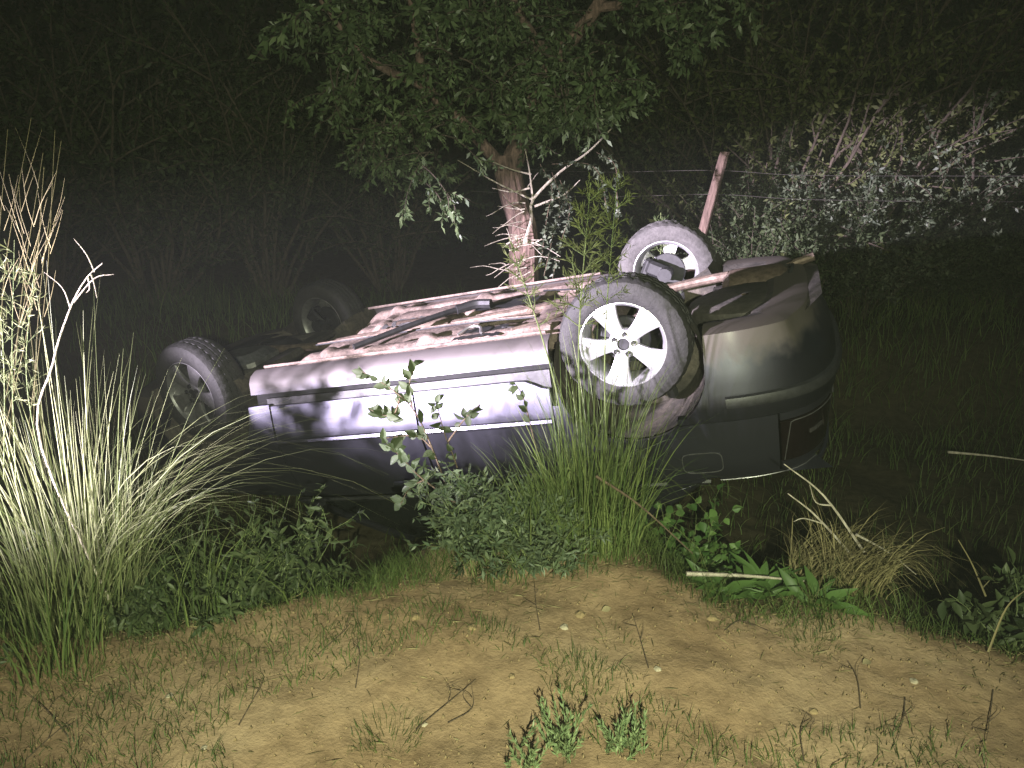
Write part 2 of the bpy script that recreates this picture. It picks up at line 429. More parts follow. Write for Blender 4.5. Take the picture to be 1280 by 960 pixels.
FA = 2.62                                                   # front axle
for side in (-1, 1):
    # sill, doors, wings
    xs = list(np.linspace(2.235, .385, 30))
    patch(xs_to_s(xs), lambda x: .145, lambda x: .262, 7, side, 'sill', M['paint'], -.004)
    fl = MB().tube([pt(s_x(x), .20, -.135, side) + Vector((0, 0, -.06)) for x in np.linspace(2.2, .42, 24)], .009, 6); fl.build('sill_flange', M['under'], car)
    dgap = .012
    d1 = patch(xs_to_s(list(np.linspace(2.105, 1.165+dgap/2, 24))), lambda x: .335, lambda x: ztop(x), 16, side, 'front_door', M['paint'], 0, zmid=.545)
    d2 = patch(xs_to_s(list(np.linspace(1.165-dgap/2, .405, 20))), lambda x: .335 + .05*smooth(.55, .405, x), lambda x: ztop(x), 16, side, 'rear_door', M['paint'], 0, zmid=.545)
    for d_, (xa, xb), hx in ((d1, (2.10, 1.175), 1.34), (d2, (1.155, .41), .58)):
        m = MB()
        rows = []
        for x in np.linspace(xa, xb, 20):
            s = s_x(x); rows.append([pt(s, .528, -.002, side), pt(s, .533, .013, side), pt(s, .548, .018, side), pt(s, .562, .013, side), pt(s, .567, -.006, side)])
        m.loft(rows, closed=True, caps=True); m.build('rub_strip', M['paint'], d_)
        hb = pt(s_x(hx), .86, .022, side)
        MB().box(hb, (.19, .022, .030), bev=.008).build('door_handle', M['paint'], d_)
    # black strip as painted shade in the gap of sill and door, behind both
    patch(xs_to_s(list(np.linspace(2.235, .39, 20))), lambda x: .25, lambda x: .36, 2, side, 'door_gap_shade', M['gap_shade'], -.055)
    patch(xs_to_s(list(np.linspace(2.15, .40, 20))), lambda x: .30, lambda x: .95, 4, side, 'door_jamb', M['plastic'], -.034)
    xs = list(np.linspace(3.30, FA+ARCH_R+.002, 8)) + arch_xs(FA) + [FA-ARCH_R-.002, 2.18, 2.117]
    patch(xs_to_s(xs), lambda x: max(arch(x, FA), .60 if x > FA+.15 else .325), lambda x: ztop(x), 10, side, 'front_wing', M['paint'], 0, arches=(FA,))
    # rear quarter: door edge to tail
    xs = [.395, ARCH_R+.001] + arch_xs(0) + [-ARCH_R-.02, -.45, -.52, -.58, -.65]
    patch(xs_to_s(xs), lambda x: max(arch(x, 0), .632 if x < 0 else (.47 if x > ARCH_R else .33)), lambda x: ztop(x), 12, side, 'rear_quarter_panel', M['paint'], 0, arches=(0,))
    # wheel arch liners
    for xa in (0, FA):
        prof = [(ARCH_R-.003, side*.815), (ARCH_R-.012, side*.72), (ARCH_R-.03, side*.60), (ARCH_R-.05, side*.50), (.12, side*.49)]
        rows = []
        for k in range(25):
            a = RAD(-28) + RAD(236)*k/24
            rows.append([Vector((xa + r*math.cos(a), y, ARCH_Z + r*math.sin(a))) for r, y in prof])
        MB().grid(rows).build('wheel_arch_liner', M['liner'], car)
    # tail lamp, lower bumper
    s0, s1 = s_x(-.66), s_x(-.582) + .50
    tl = patch(list(np.linspace(s0, s1, 18)), lambda x: .675, lambda x: .895, 8, side, 'tail_lamp', M['lamp_glass'], .003)
    patch(list(np.linspace(s0+.17, s0+.29, 10)), lambda x: .762, lambda x: .782, 3, side, 'reversing_lens', M['lamp_clear'], .009, parent=tl)
    patch(list(np.linspace(s0, s1, 14)), lambda x: .632, lambda x: .670, 2, side, 'lamp_surround', M['paint'], 0)
    patch(list(np.linspace(s0, s1, 14)), lambda x: .90, lambda x: ztop(x), 2, side, 'lamp_surround', M['paint'], 0)
    MB().tube([pt(s, .888 - .20*k/9, .006, side) for k, s in enumerate(np.linspace(s0+.012, s0+.05, 10))] + [pt(s, .682, .006, side) for s in np.linspace(s0+.07, s1, 14)], .0024, 5).build('lens_edge', M['alloy_dim'], tl)
    # headlamp
    patch(list(np.linspace(.32, .78, 16)), lambda x: .57, lambda x: .69, 5, side, 'headlamp', M['lamp_clear'], 0)

def full_patch(s0, zb, zt, nz, name, mat, off=0.0, n=30, parent=None):
    """panel across the whole tail (both sides) from plan position s0"""
    P = []
    ss = [(s, 1) for s in np.linspace(s0, PTOT, n)] + [(s, -1) for s in np.linspace(PTOT, s0, n)[1:]]
    for s, sd in ss:
        x = float(np.interp(s, PS, PC[:, 0])); b, t = zb(x), zt(x)
        zz = [b + (t-b)*k/nz for k in range(nz+1)]
        P.append([pt(s, zz[0], off-.03, sd)] + [pt(s, z, off, sd) for z in zz] + [pt(s, zz[-1], off-.03, sd)])
    return MB().grid(P).build(name, mat, parent or car)
def bumper(front):
    P = []; xa = FA if front else 0
    e = s_x(FA+.20) if front else s_x(-.20)
    end = 0 if front else PTOT
    mid = s_x(FA+ARCH_R) if front else s_x(-ARCH_R)
    a = list(np.linspace(e, mid, 12)) + list(np.linspace(mid, end, 34)[1:])
    ss = [(s, 1) for s in a] + [(s, -1) for s in a[::-1][1:]]
    zt = .595 if front else .624
    for s, sd in ss:
        x = float(np.interp(s, PS, PC[:, 0])); ar = arch(x, xa)
        b = ar if ar > .2 else .215
        if ar > .2 and b > zt-.03: b = zt-.03
        zz = [b + (zt-b)*k/12 for k in range(13)]
        off = .012
        row = [pt(s, zz[0], off-.05, sd)]
        if ar < .2: row = [pt(s, .205, off-.16, sd), pt(s, .20, off-.05, sd)]
        else: row = [pt(s, zz[0], off-.05, sd), pt(s, zz[0], off-.02, sd)]
        row += [pt(s, z, off, sd) for z in zz] + [pt(s, zz[-1], off-.03, sd)]
        P.append(row)
    b = MB().grid(P).build('front_bumper' if front else 'rear_bumper', M['paint_muddy_dim'], car)
    rows = []
    for s, sd in [(s, 1) for s in np.linspace(s_x(FA+.45) if front else s_x(-.43), end, 30)] + [(s, -1) for s in np.linspace(end, s_x(FA+.45) if front else s_x(-.43), 30)[1:]]:
        rows.append([pt(s, .500, .010, sd), pt(s, .507, .028, sd), pt(s, .535, .033, sd), pt(s, .553, .028, sd), pt(s, .560, .010, sd)])
    MB().loft(rows, closed=True, caps=True).build('bumper_strip', M['plastic'], b)
    return b
rb = bumper(False); fb = bumper(True)
# fuel flap on the near quarter
sa = s_x(-.19); sb_ = s_x(-.37)
ff = patch(list(np.linspace(sa, sb_, 8)), lambda x: .80, lambda x: .905, 6, -1, 'fuel_flap', M['paint'], .004, lip=.02)
m = MB(); ring = []
for k in range(29):
    a = 2*math.pi*k/28; c, sn = math.cos(a), math.sin(a)
    ux = math.copysign(abs(c)**.45, c); uz = math.copysign(abs(sn)**.45, sn)
    ring.append(pt((sa+sb_)/2 + ux*(sb_-sa)*.53, .8525 + uz*.058, .005, -1))
m.tube(ring, .0024, 5, False); m.build('flap_seam', M['alloy_dim'], ff)

# tail panel, boot lid
s1 = s_x(-.582) + .507
bl_rows = []
for t in np.linspace(-1, 1, 25):
    sd = 1 if t >= 0 else -1; s = PTOT - abs(t)*(PTOT-s1)
    col_ = [pt(s, .635, -.02, sd)] + [pt(s, z, 0, sd) for z in np.linspace(.635, .945, 9)]
    e = pt(s, .945, 0, sd)
    for u in np.linspace(0, 1, 9):
        x = e.x + (-.36 - e.x)*u + .03*(1-u)*0
        w = .66 + .06*u
        yy = e.y + (t*w - e.y)*min(1, u*3)
        z = .957 + .020*math.sin(math.pi*min(1, u*.9+.1)) + .014*(1-(t*t)) + .012*math.exp(-(u/.06)**2)
        col_.append(Vector((x + .012, yy, z)))
    bl_rows.append(col_)
boot = MB().grid(bl_rows).build('boot_lid', M['paint'], car)
MB().box((-.893, 0, .70), (.02, .52, .115), bev=.006).build('number_plate_recess', M['plastic'], boot)
lipm = MB().tube([Vector((-.855+.07*abs(t)**3, t*.60, .972+.010*(1-t*t))) for t in np.linspace(-1, 1, 15)], .012, 8); lipm.build('lid_edge', M['paint'], boot)
# quarter deck edges beside the lid, thin bright tube drawn as the glint on the edge
for side in (-1, 1):
    rows = []
    for u in np.linspace(0, 1, 10):
        x = -.86 + u*.51; e = pt(s_x(max(x, -.86)), ztop(x), 0, side)
        rows.append([e, e + Vector((0, -side*.012, .016)), Vector((x, side*(.665+.055*u), .972))])
    de = MB().grid(rows).build('deck_edge', M['paint'], car)
    MB().tube([r_[1] + Vector((0, side*.004, .002)) for r_ in rows], .0028, 6).build('deck_glint', M['alloy_dim'], de)

# bonnet
rows = []
for u in np.linspace(0, 1, 16):
    x = 2.18 + u*1.22; w = float(np.interp(-x, -PC[:, 0], PC[:, 1])) - .095; z0 = ztop(x)
    rows.append([Vector((x - .10*u*abs(t)**3, t*w, z0 + .045*(1-t*t) + .004*N3(x*3, t*3))) for t in np.linspace(-1, 1, 17)])
MB().grid(rows).build('bonnet', M['paint'], car)
rows = [[Vector((3.43, y, z)) for y in np.linspace(-.34, .34, 8)] for z in (.58, .62, .66, .70)]
MB().grid(rows).build('grille', M['plastic'], car)

# greenhouse, crushed a little at the front
def gh(x, t, side):                                        # t 0 belt .. 1 roof edge
    return Vector((x, side*(.775 - .17*t - .03*t*t*0), .955 + .41*t))
roof_x = (1.62, .22); belt_x = (2.18, -.42)
for side in (-1, 1):
    for nm, (xb0, xb1, xr0, xr1) in (('front_window', (1.98, 1.20, 1.50, 1.18)), ('rear_window', (1.12, .38, 1.10, .40))):
        rows = []
        for u in np.linspace(0, 1, 8):
            rows.append([gh(xb0 + (xb1-xb0)*u + ((xr0 + (xr1-xr0)*u) - (xb0 + (xb1-xb0)*u))*t, t*.97, side) + Vector((0, side*.018*math.sin(math.pi*t), 0)) for t in np.linspace(0, 1, 6)])
        MB().grid(rows).build(nm, M['glass'], car)
    for nm, a, b, w in (('windscreen_pillar', (2.12, 0), (1.56, 1), .035), ('centre_pillar', (1.16, 0), (1.14, 1), .045), ('rear_pillar', (-.18, 0), (.27, 1), .10)):
        pts = [gh(a[0] + (b[0]-a[0])*t, t, side) for t in np.linspace(0, 1, 7)]
        m = MB(); rings = []
        for p in pts: rings.append([p + Vector((dx*w, side*dy*.022, 0)) for dx, dy in ((1, 0), (.7, 1), (-.7, 1), (-1, 0), (-.7, -1), (.7, -1))])
        m.loft(rings, True, True); m.build(nm, M['paint'], car)
    MB().tube(curve_pts([(2.13, side*.78, .965), (1.2, side*.79, .965), (.2, side*.785, .965), (-.3, side*.76, .97)]), .014, 6).build('window_moulding', M['plastic'], car)
    # door mirror, folded flat
    MB().box((1.98, side*.86, .99), (.10, .12, .11), bev=.03).build('door_mirror', M['plastic'], car)
rows = []
for u in np.linspace(0, 1, 14):
    x = roof_x[0] + (roof_x[1]-roof_x[0])*u
    rows.append([Vector((x, t*.605, 1.365 + .05*(1-t**4)*math.sin(math.pi*(.15+.7*u)) + .018*N3(x*4, t*3, 2))) for t in np.linspace(-1, 1, 15)])
MB().grid(rows).build('roof_panel', M['paint'], car)
for nm, x0, x1, zt in (('windscreen', 2.16, 1.63, 1.36), ('rear_screen', -.38, .21, 1.36)):
    rows = []
    for u in np.linspace(0, 1, 8):
        w = .74 - .15*u
        rows.append([Vector((x0 + (x1-x0)*u - (1 if x0 > 1 else -1)*.10*(t*t)*(1-.3*u), t*w, .965 + (zt-.965)*u + .012*math.sin(math.pi*u))) for t in np.linspace(-1, 1, 11)])
    MB().grid(rows).build(nm, M['glass'], car)

# inner structure
m = MB(); m.box((1.25, 0, .60), (1.78, 1.42, .56)); m.box((2.75, 0, .60), (1.20, .96, .40)); m.box((-.36, 0, .62), (.86, .90, .46)); m.build('body_shell', M['under_dark'], car, smooth=False)

# underside: floor pan with tunnel and rails
def pan_z(x, y):
    z = .185 + .125*math.exp(-(y/.125)**4)
    for r in (-.47, .47): z -= .042*math.exp(-((y-r)/.055)**4)
    for r in (-.27, .27, -.63, .63): z += .010*math.exp(-((y-r)/.012)**2)
    z -= .028*math.exp(-((x-1.18)/.05)**4)*(1 if abs(y) > .15 else .2)
    z -= .020*math.exp(-((x-1.85)/.04)**4)
    z += .10*smooth(1.98, 2.2, x)
    z += .004*math.sin(x*46)*(1 if .16 < abs(y) < .40 else 0)
    return z + .008*N3(x*3, y*3, 1) + .004*N3(x*9, y*9, 4)
rows = [[Vector((x, y, pan_z(x, y))) for y in np.linspace(-.735, .735, 84)] for x in np.linspace(.44, 2.22, 90)]
pan = MB().grid(rows[::-1]).build('floor_pan', M['under'], car)
# plastic aero covers, each side, with a torn edge
for side, x0, x1 in ((-1, .95, 1.95), (1, .70, 1.75)):
    rows = []
    for i in range(22):
        t = i/21; ya, yb = side*.16, side*(.40 + .05*N3(i*.6, side))
        xa = x0 + (x1-x0)*t
        rows.append([Vector((xa + .05*N3(t*9, k, side*3)*(1 if i in (0, 21) else 0), ya + (yb-ya)*k/6, .158 + .010*N3(xa*5, k*.5, 8) - .012*math.sin(math.pi*k/6))) for k in range(7)])
    MB().grid(rows).build('undertray_panel', M['under'], car)
# torn dark patches: exposed clips and a hanging shield
rows = []
for i in range(9):
    a = .72 + i*.035; w = .10 + .04*N3(i*.8, 3.3)
    rows.append([Vector((a, -.46 + k*w/4 + .02*N3(i, k), .150 - .012*abs(N3(i*.7, k*.6, 5)))) for k in range(-4, 5)])
MB().grid(rows).build('torn_shield', M['plastic'], car)
rows = []
for i in range(9):
    a = .70 + i*.05; w = .09 + .06*N3(i*.9, 1.3)
    rows.append([Vector((a, .12 + k*w/4, .143 - .02*abs(N3(i*.7, k*.6, 7)))) for k in range(-4, 5)])
MB().grid(rows).build('torn_shield', M['plastic'], car)
# heat shield foil, crumpled
rows = [[Vector((1.42 + i*.03, -.10 + k*.035 + .01*N3(i, k), .14 - .03*abs(N3(i*.5, k*.5, 2)))) for k in range(6)] for i in range(10)]
MB().grid(rows).build('heat_shield', M['foil'], car)
# exhaust
ex = MB().tube(curve_pts([(2.75,.05,.20),(2.3,.02,.22),(1.9,0,.20),(1.2,.0,.19),(.75,.03,.18),(.35,.20,.20),(.05,.34,.24),(-.28,.36,.22),(-.42,.30,.20)]), .028, 10).build('exhaust_pipe', M['steel'], car)
m = MB(); rings = []
for u in np.linspace(0, 1, 9):
    r = .085*(1 if 0 < u < 1 else .55); rings.append([Vector((1.25+.5*u, .0 + r*1.15*math.cos(a), .185 + r*.7*math.sin(a))) for a in np.linspace(0, 2*math.pi, 17)[:-1]])
m.loft(rings, True, True); m.build('front_silencer', M['steel'], ex)
m = MB(); rings = []
for u in np.linspace(0, 1, 9):
    r = .12*(1 if 0 < u < 1 else .6); rings.append([Vector((-.74+.36*u, .28 + r*1.5*math.cos(a), .26 + r*.75*math.sin(a))) for a in np.linspace(0, 2*math.pi, 19)[:-1]])
m.loft(rings, True, True); m.build('rear_silencer', M['steel'], ex)
MB().tube([(-.70,.40,.235),(-.78,.42,.205),(-.88,.42,.185)], .024, 10).build('tail_pipe', M['steel'], ex)
# fuel tank: rounded
m = MB(); rows = []
for i in range(17):
    u = -1 + 2*i/16; r_ = []
    for k in range(21):
        t = -1 + 2*k/20; e = (abs(u)**5 + abs(t)**6)
        r_.append(Vector((.40 + u*.27 + .05*abs(t)*(1 if u > 0 else 0), -.16 + t*.42, .155 + .10*min(1, e)**1.4 + .006*math.sin(t*16)*(1-min(1, e)) + .006*N3(u*2, t*2))))
    rows.append(r_)
m.grid(rows[::-1]); m.build('fuel_tank', M['under'], car)
MB().tube(curve_pts([(.66,-.5,.145),(.42,-.30,.146),(.40,.05,.146),(.60,.25,.15)]), .011, 6).build('tank_strap', M['steel'], car)
# rear axle beam with arms, springs and dampers
m = MB(); m.tube([(.02,-.56,.30),(.05,-.3,.27),(.05,.3,.27),(.02,.56,.30)], .042, 10); ax = m.build('rear_axle', M['under'], car)
for side in (-1, 1):
    m = MB(); m.tube([(.02,side*.55,.30),(.25,side*.53,.24),(.46,side*.50,.235)], [.045,.04,.05], 10); m.build('trailing_arm', M['under'], ax)
    hel = [Vector((.10+.05*math.cos(a), side*.40+.05*math.sin(a), .26+.018*a/math.pi*.9)) for a in np.linspace(0, 11*math.pi, 80)]
    MB().tube(hel, .007, 5).build('coil_spring', M['dark_metal'], ax)
    MB().tube([(-.03,side*.56,.27),(-.10,side*.53,.42),(-.14,side*.50,.60)], [.022,.03,.03], 8).build('damper', M['dark_metal'], ax)
    MB().tube(curve_pts([(.02,side*.60,.30),(.12,side*.50,.36),(.40,side*.42,.20),(.75,side*.41,.15)]), .006, 5).build('brake_hose', M['plastic'], ax)
# spare wheel well, rear valance underside, towing eye
m = MB(); m.lathe([(.02,.215),(.24,.215),(.29,.235),(.31,.32),(.36,.34)], 32, Matrix.Translation((-.52,-.12,0)) @ Matrix(((1,0,0,0),(0,0,1,0),(0,1,0,0),(0,0,0,1)))); m.build('spare_wheel_well', M['under_dark'], car)
rows = []
for x in np.linspace(-.89, -.30, 18):
    w = float(np.interp(-x, -PC[:, 0], PC[:, 1])) - .20
    rows.append([Vector((x, t*max(.2, min(w, .56)), .30 + .02*N3(x*4, t*3) - .10*smooth(-.66, -.89, x))) for t in np.linspace(-1, 1, 22)])
MB().grid(rows).build('rear_floor', M['under_dark'], car)
# bumper underside shelf: closes between bumper lower edge and floor
rows = []
for s, sd in [(s, 1) for s in np.linspace(s_x(-ARCH_R-.01), PTOT, 26)] + [(s, -1) for s in np.linspace(PTOT, s_x(-ARCH_R-.01), 26)[1:]]:
    e = pt(s, .205, .012-.15, sd); inn = Vector((max(e.x+.12, -.80) if e.x < -.6 else e.x, e.y*.72, .262))
    rows.append([e, e*.6 + inn*.4 + Vector((0,0,-.012)), inn])
MB().grid(rows).build('bumper_underside', M['under_dark'], car)
MB().tube(curve_pts([(-.74,.30,.21),(-.76,.26,.18),(-.76,.20,.18),(-.74,.16,.21)]), .010, 6).build('towing_eye', M['dark_metal'], car)
# front: subframe, sump, gearbox, arms, undertray
m = MB(); m.box((2.45, 0, .235), (.14, .86, .06), bev=.02); m.box((2.75, .40, .24), (.62, .08, .06), bev=.02); m.box((2.75, -.40, .24), (.62, .08, .06), bev=.02); m.box((3.08, 0, .25), (.10, .88, .06), bev=.02); sf = m.build('front_subframe', M['under_dark'], car)
MB().box((2.78, -.14, .25), (.40, .34, .20), bev=.05).build('engine_sump', M['alloy_dim'], sf)
MB().box((2.76, .22, .28), (.34, .30, .20), bev=.07).build('gearbox', M['dark_metal'], sf)
for side in (-1, 1):
    MB().tube([(2.48,side*.40,.24),(2.60,side*.60,.235),(2.63,side*.68,.24)], [.04,.03,.03], 8).build('control_arm', M['under_dark'], sf)
    MB().tube([(2.62,side*.25,.31),(2.62,side*.52,.31),(2.62,side*.64,.31)], [.028,.014,.032], 10).build('driveshaft', M['dark_metal'], sf)
rows = [[Vector((2.98 + i*.045, -.62 + k*.124, .205 + .02*N3(i*.7, k*.5) + .02*(k-5)**2/25)) for k in range(11)] for i in range(10)]
MB().grid(rows).build('front_undertray', M['plastic'], car)
# pipes along the floor, one hanging bar
MB().tube(curve_pts([(2.1,-.21,.15),(1.5,-.20,.145),(1.0,-.21,.142),(.6,-.24,.15)]), .007, 6).build('brake_pipe', M['steel'], car)
MB().tube(curve_pts([(2.1,-.235,.15),(1.5,-.225,.145),(1.0,-.235,.142),(.6,-.27,.15)]), .005, 6).build('fuel_pipe', M['plastic'], car)
MB().tube(curve_pts([(1.62,-.55,.115),(1.35,-.22,.10),(1.16,.02,.105),(1.05,.12,.13)]), [.018]*25, 8).build('hanging_bar', M['dark_metal'], car)
MB().tube(curve_pts([(1.18,-.02,.10),(1.08,.06,.10),(.98,.06,.11)]), [.03]*17, 8).build('bar_bracket', M['dark_metal'], car)
MB().tube(curve_pts([(.98,-.50,.135),(.92,-.44,.115),(.86,-.45,.12),(.84,-.50,.14)]), .008, 6).build('loose_cable', M['steel_bright'], car)

# wheels -----------------------------------------------------------
TR, TW = .318, .205
tprof = [(.200,-.088),(.214,-.098),(.245,-.104),(.280,-.102),(.302,-.092),(.311,-.078),(.3165,-.060),(.3165,-.042),(.309,-.040),(.309,-.034),(.3165,-.032),(.3175,-.006),(.309,-.004),(.309,.004),(.3175,.006),(.3165,.032),(.309,.034),(.309,.040),(.3165,.042),(.3165,.060),(.311,.078),(.302,.092),(.280,.102),(.245,.104),(.214,.098),(.200,.088)]
def tread(i, k, r):
    if i in (5, 6, 7, 18, 19, 20) and k % 4 == 0: return r - .0045
    if i in (10, 11, 14, 15) and k % 4 == 2: return r - .003
    if i in (4, 21) and k % 4 == 0: return r - .003
    return r
me_t = MB().lathe(tprof, 144, None, tread).build('tyre', M['rubber'], sharp=30); tyre_mesh = me_t.data; bpy.data.objects.remove(me_t)
bprof = [(.203,.094),(.211,.092),(.212,.084),(.201,.078),(.190,.060),(.180,.0),(.186,-.06),(.200,-.080),(.211,-.086),(.211,-.093),(.204,-.096),(.196,-.084),(.182,-.062),(.175,.0),(.184,.058),(.196,.078),(.203,.094)]
bm_ = MB().lathe(bprof, 72)
tmp = bm_.build('wheel', M['alloy']); barrel_mesh = tmp.data; bpy.data.objects.remove(tmp)
sp = MB()
for k in range(5):
    a0 = 2*math.pi*k/5; rings = []
    for u in np.linspace(0, 1, 12):
        r = .050 + .152*u; hw = .032 + .012*u + .028*u**2.2
        if u > .9: hw += .012*(u-.9)/.1
        y = .060 + .022*math.sin(math.pi*(.12+.62*u)) + .004*u; th = .030 - .008*u
        ring = []
        for (q, dy) in ((-1,-.55),(-.93,-.12),(-.72,0),(0,.05),(.72,0),(.93,-.12),(1,-.55),(.9,-1),(-.9,-1)):
            ang = hw*q; x_, z_ = r, ang
            yy = y + dy*th*(1 if dy < 0 else .05/.05*.1)
            ca, sa_ = math.cos(a0), math.sin(a0)
            ring.append(Vector((x_*ca - z_*sa_, yy, x_*sa_ + z_*ca)))
        rings.append(ring)
    sp.loft(rings, True, True)
sp.lathe([(.028,.071),(.030,.0755),(.055,.0745),(.068,.070),(.074,.055),(.070,.02)], 40)
tmp = sp.build('rim', M['alloy']); rim_mesh = tmp.data; bpy.data.objects.remove(tmp)
tmp = MB().lathe([(0,.070),(.026,.071),(.0285,.078),(.0285,.060)], 28).build('centre_cap', M['dark_metal']); cap_mesh = tmp.data; bpy.data.objects.remove(tmp)
tmp = MB().lathe([(0,.010),(.007,.010),(.011,.0),(.0125,.014),(.0125,-.01)], 14).build('wheel_bolt', M['dark_metal']); bolt_mesh = tmp.data; bpy.data.objects.remove(tmp)
tmp = MB().lathe([(.03,-.012),(.112,-.012),(.116,-.006),(.116,.006),(.112,.012),(.075,.012),(.07,.045),(.03,.05)], 48).build('brake_disc', M['dark_metal']); disc_mesh = tmp.data; bpy.data.objects.remove(tmp)
tmp = MB().box((.125, -.01, .02), (.055, .085, .14), bev=.018).box((.05, -.05, 0), (.16, .05, .10), bev=.02).tube([(0,-.12,0),(0,.02,0)], .045, 12).build('brake_caliper', M['dark_metal']); cal_mesh = tmp.data; bpy.data.objects.remove(tmp)
def ob(name, me, parent, mat=None):
    if mat is not None and me.materials[0] != mat:
        me = me.copy(); me.materials[0] = mat
    o = bpy.data.objects.new(name, me); col.objects.link(o); o.parent = parent; return o
def wheel(x, side, steer, spin, dusty, shaded):
    w = ob('wheel', barrel_mesh, car, M['alloy_dim'] if shaded else None)
    R_ = Matrix.Rotation(steer, 4, 'Z') @ (Matrix.Identity(4) if side > 0 else Matrix.Rotation(math.pi, 4, 'X')) @ Matrix.Rotation(spin, 4, 'Y')
    w.matrix_local = Matrix.Translation((x, side*.735, WHEEL_Z)) @ R_
    t = ob('tyre', tyre_mesh, w, M['rubber_dusty'] if dusty else None)
    ob('rim', rim_mesh, w, M['alloy_dim'] if shaded else None); ob('centre_cap', cap_mesh, w)
    for k in range(5):
        b = ob('wheel_bolt', bolt_mesh, w); a = 2*math.pi*(k+.5)/5
        b.location = (.049*math.cos(a), .070, .049*math.sin(a))
    d = ob('brake_disc', disc_mesh, w); d.location = (0, -.015, 0)
    c = ob('brake_caliper', cal_mesh, w); c.location = (0, -.04, 0)
    return w
wheel(0, -1, 0, RAD(2), False, False)
wheel(0, 1, 0, RAD(30), True, False)
wheel(FA, -1, RAD(12), RAD(20), False, True)
wheel(FA, 1, RAD(12), RAD(50), False, True)
#VEGETATION
# ================================================================== vegetation toolkit
UP = np.array([0., 0., 1.])
def unit(v): return v/np.maximum(1e-9, np.linalg.norm(v, axis=-1, keepdims=True))
def blades(B, h, w, az, lean, droop=.0, seg=6, kink=0.0):
    """curved tapering strips. B (n,3) bases, h lengths, w widths, az heading, lean amount"""
    n = len(B); t = np.linspace(0, 1, seg+1)
    d = np.stack([np.cos(az), np.sin(az), np.zeros(n)], 1)
    tw = rng.uniform(0, math.pi, n); sd = np.stack([np.cos(tw), np.sin(tw), np.zeros(n)], 1)
    V = np.empty((n, seg+1, 2, 3))
    ln = np.asarray(lean)*np.ones(n); dr = np.asarray(droop)*np.ones(n); w = np.asarray(w)*np.ones(n)
    for k, tt in enumerate(t):
        c = B + UP*(h*(tt*np.sqrt(np.maximum(.05, 1-(ln*tt)**2*.6)) - dr*tt**3))[:, None] + d*(h*ln*tt**1.7)[:, None]
        if kink: c = c + rng.normal(0, kink, (n, 3))*tt
        ww = (w*(1-.92*tt**1.6))[:, None]*.5
        V[:, k, 0] = c - sd*ww; V[:, k, 1] = c + sd*ww
    base = (np.arange(n)*(seg+1)*2)[:, None]
    F = np.concatenate([np.stack([base[:, 0]+2*k, base[:, 0]+2*k+1, base[:, 0]+2*k+3, base[:, 0]+2*k+2], 1) for k in range(seg)])
    return V.reshape(-1, 3), F
def leaves(P, D, L, W, fold=.25, curl=.15, fine=False, face=None):
    """leaf blades at P pointing along D"""
    n = len(P); D = unit(D); r = rng.normal(size=(n, 3)) if face is None else face + rng.normal(0, .5, (n, 3))
    S = unit(np.cross(D, r)); Nn = np.cross(S, D); L = (np.asarray(L)*np.ones(n))[:, None]; W = (np.asarray(W)*np.ones(n))[:, None]
    if not fine:
        V = np.stack([P, P + D*L*.45 + S*W*.5 + Nn*W*fold, P + D*L - Nn*L*curl, P + D*L*.45 - S*W*.5 + Nn*W*fold], 1)
        return V.reshape(-1, 3), np.arange(n*4).reshape(n, 4)
    rows = [(0, .10), (.22, .75), (.48, 1.0), (.75, .62), (1, .05)]; V = np.empty((n, 15, 3))
    for k, (t, w) in enumerate(rows):
        c = P + D*L*t - Nn*L*curl*t*t
        V[:, 3*k] = c + S*W*.5*w + Nn*W*fold*w; V[:, 3*k+1] = c; V[:, 3*k+2] = c - S*W*.5*w + Nn*W*fold*w
    q = []
    for k in range(4):
        for j in range(2): q.append([3*k+j, 3*k+j+1, 3*k+j+4, 3*k+j+3])
    F = (np.array(q)[None] + (np.arange(n)*15)[:, None, None]).reshape(-1, 4)
    return V.reshape(-1, 3), F
def each_leaf(VF, mat, parent, per):
    V, F = VF; nf = len(F)//(len(V)//per)
    for k in range(len(V)//per):
        np_mesh('leaf', V[k*per:(k+1)*per], F[k*nf:(k+1)*nf] - k*per, mat, parent, smooth=True)
def stuff(o): o['kind'] = 'stuff'; return o
def join(parts):
    Vs, Fs, b = [], [], 0
    for V, F in parts: Vs.append(V); Fs.append(F+b); b += len(V)
    return np.concatenate(Vs), np.concatenate(Fs)
def grow(p, d, length, n=8, wander=.15, droop=0.0, rr=rnd):
    p = Vector(p); d = Vector(d).normalized(); pts = [p.copy()]; st = length/n
    for k in range(n):
        d = (d + Vector((rr.gauss(0, wander), rr.gauss(0, wander), rr.gauss(0, wander) - droop))).normalized()
        p = p + d*st; pts.append(p.copy())
    return pts
def athing(name, loc, label, cat, group=None):
    o = thing(name, tuple(loc), label, cat, group); o['abs'] = 1; return o
def G(x, y): return Vector((x, y, ground(x, y)))
def pick(pts, n, lo=.25, hi=1.0):
    """n points along a polyline with tangents"""
    A = np.array([tuple(p) for p in pts]); k = len(A)-1
    t = rng.uniform(lo, hi, n)*k; i = np.minimum(t.astype(int), k-1); f = (t-i)[:, None]
    return A[i]*(1-f) + A[i+1]*f, unit(A[i+1]-A[i])

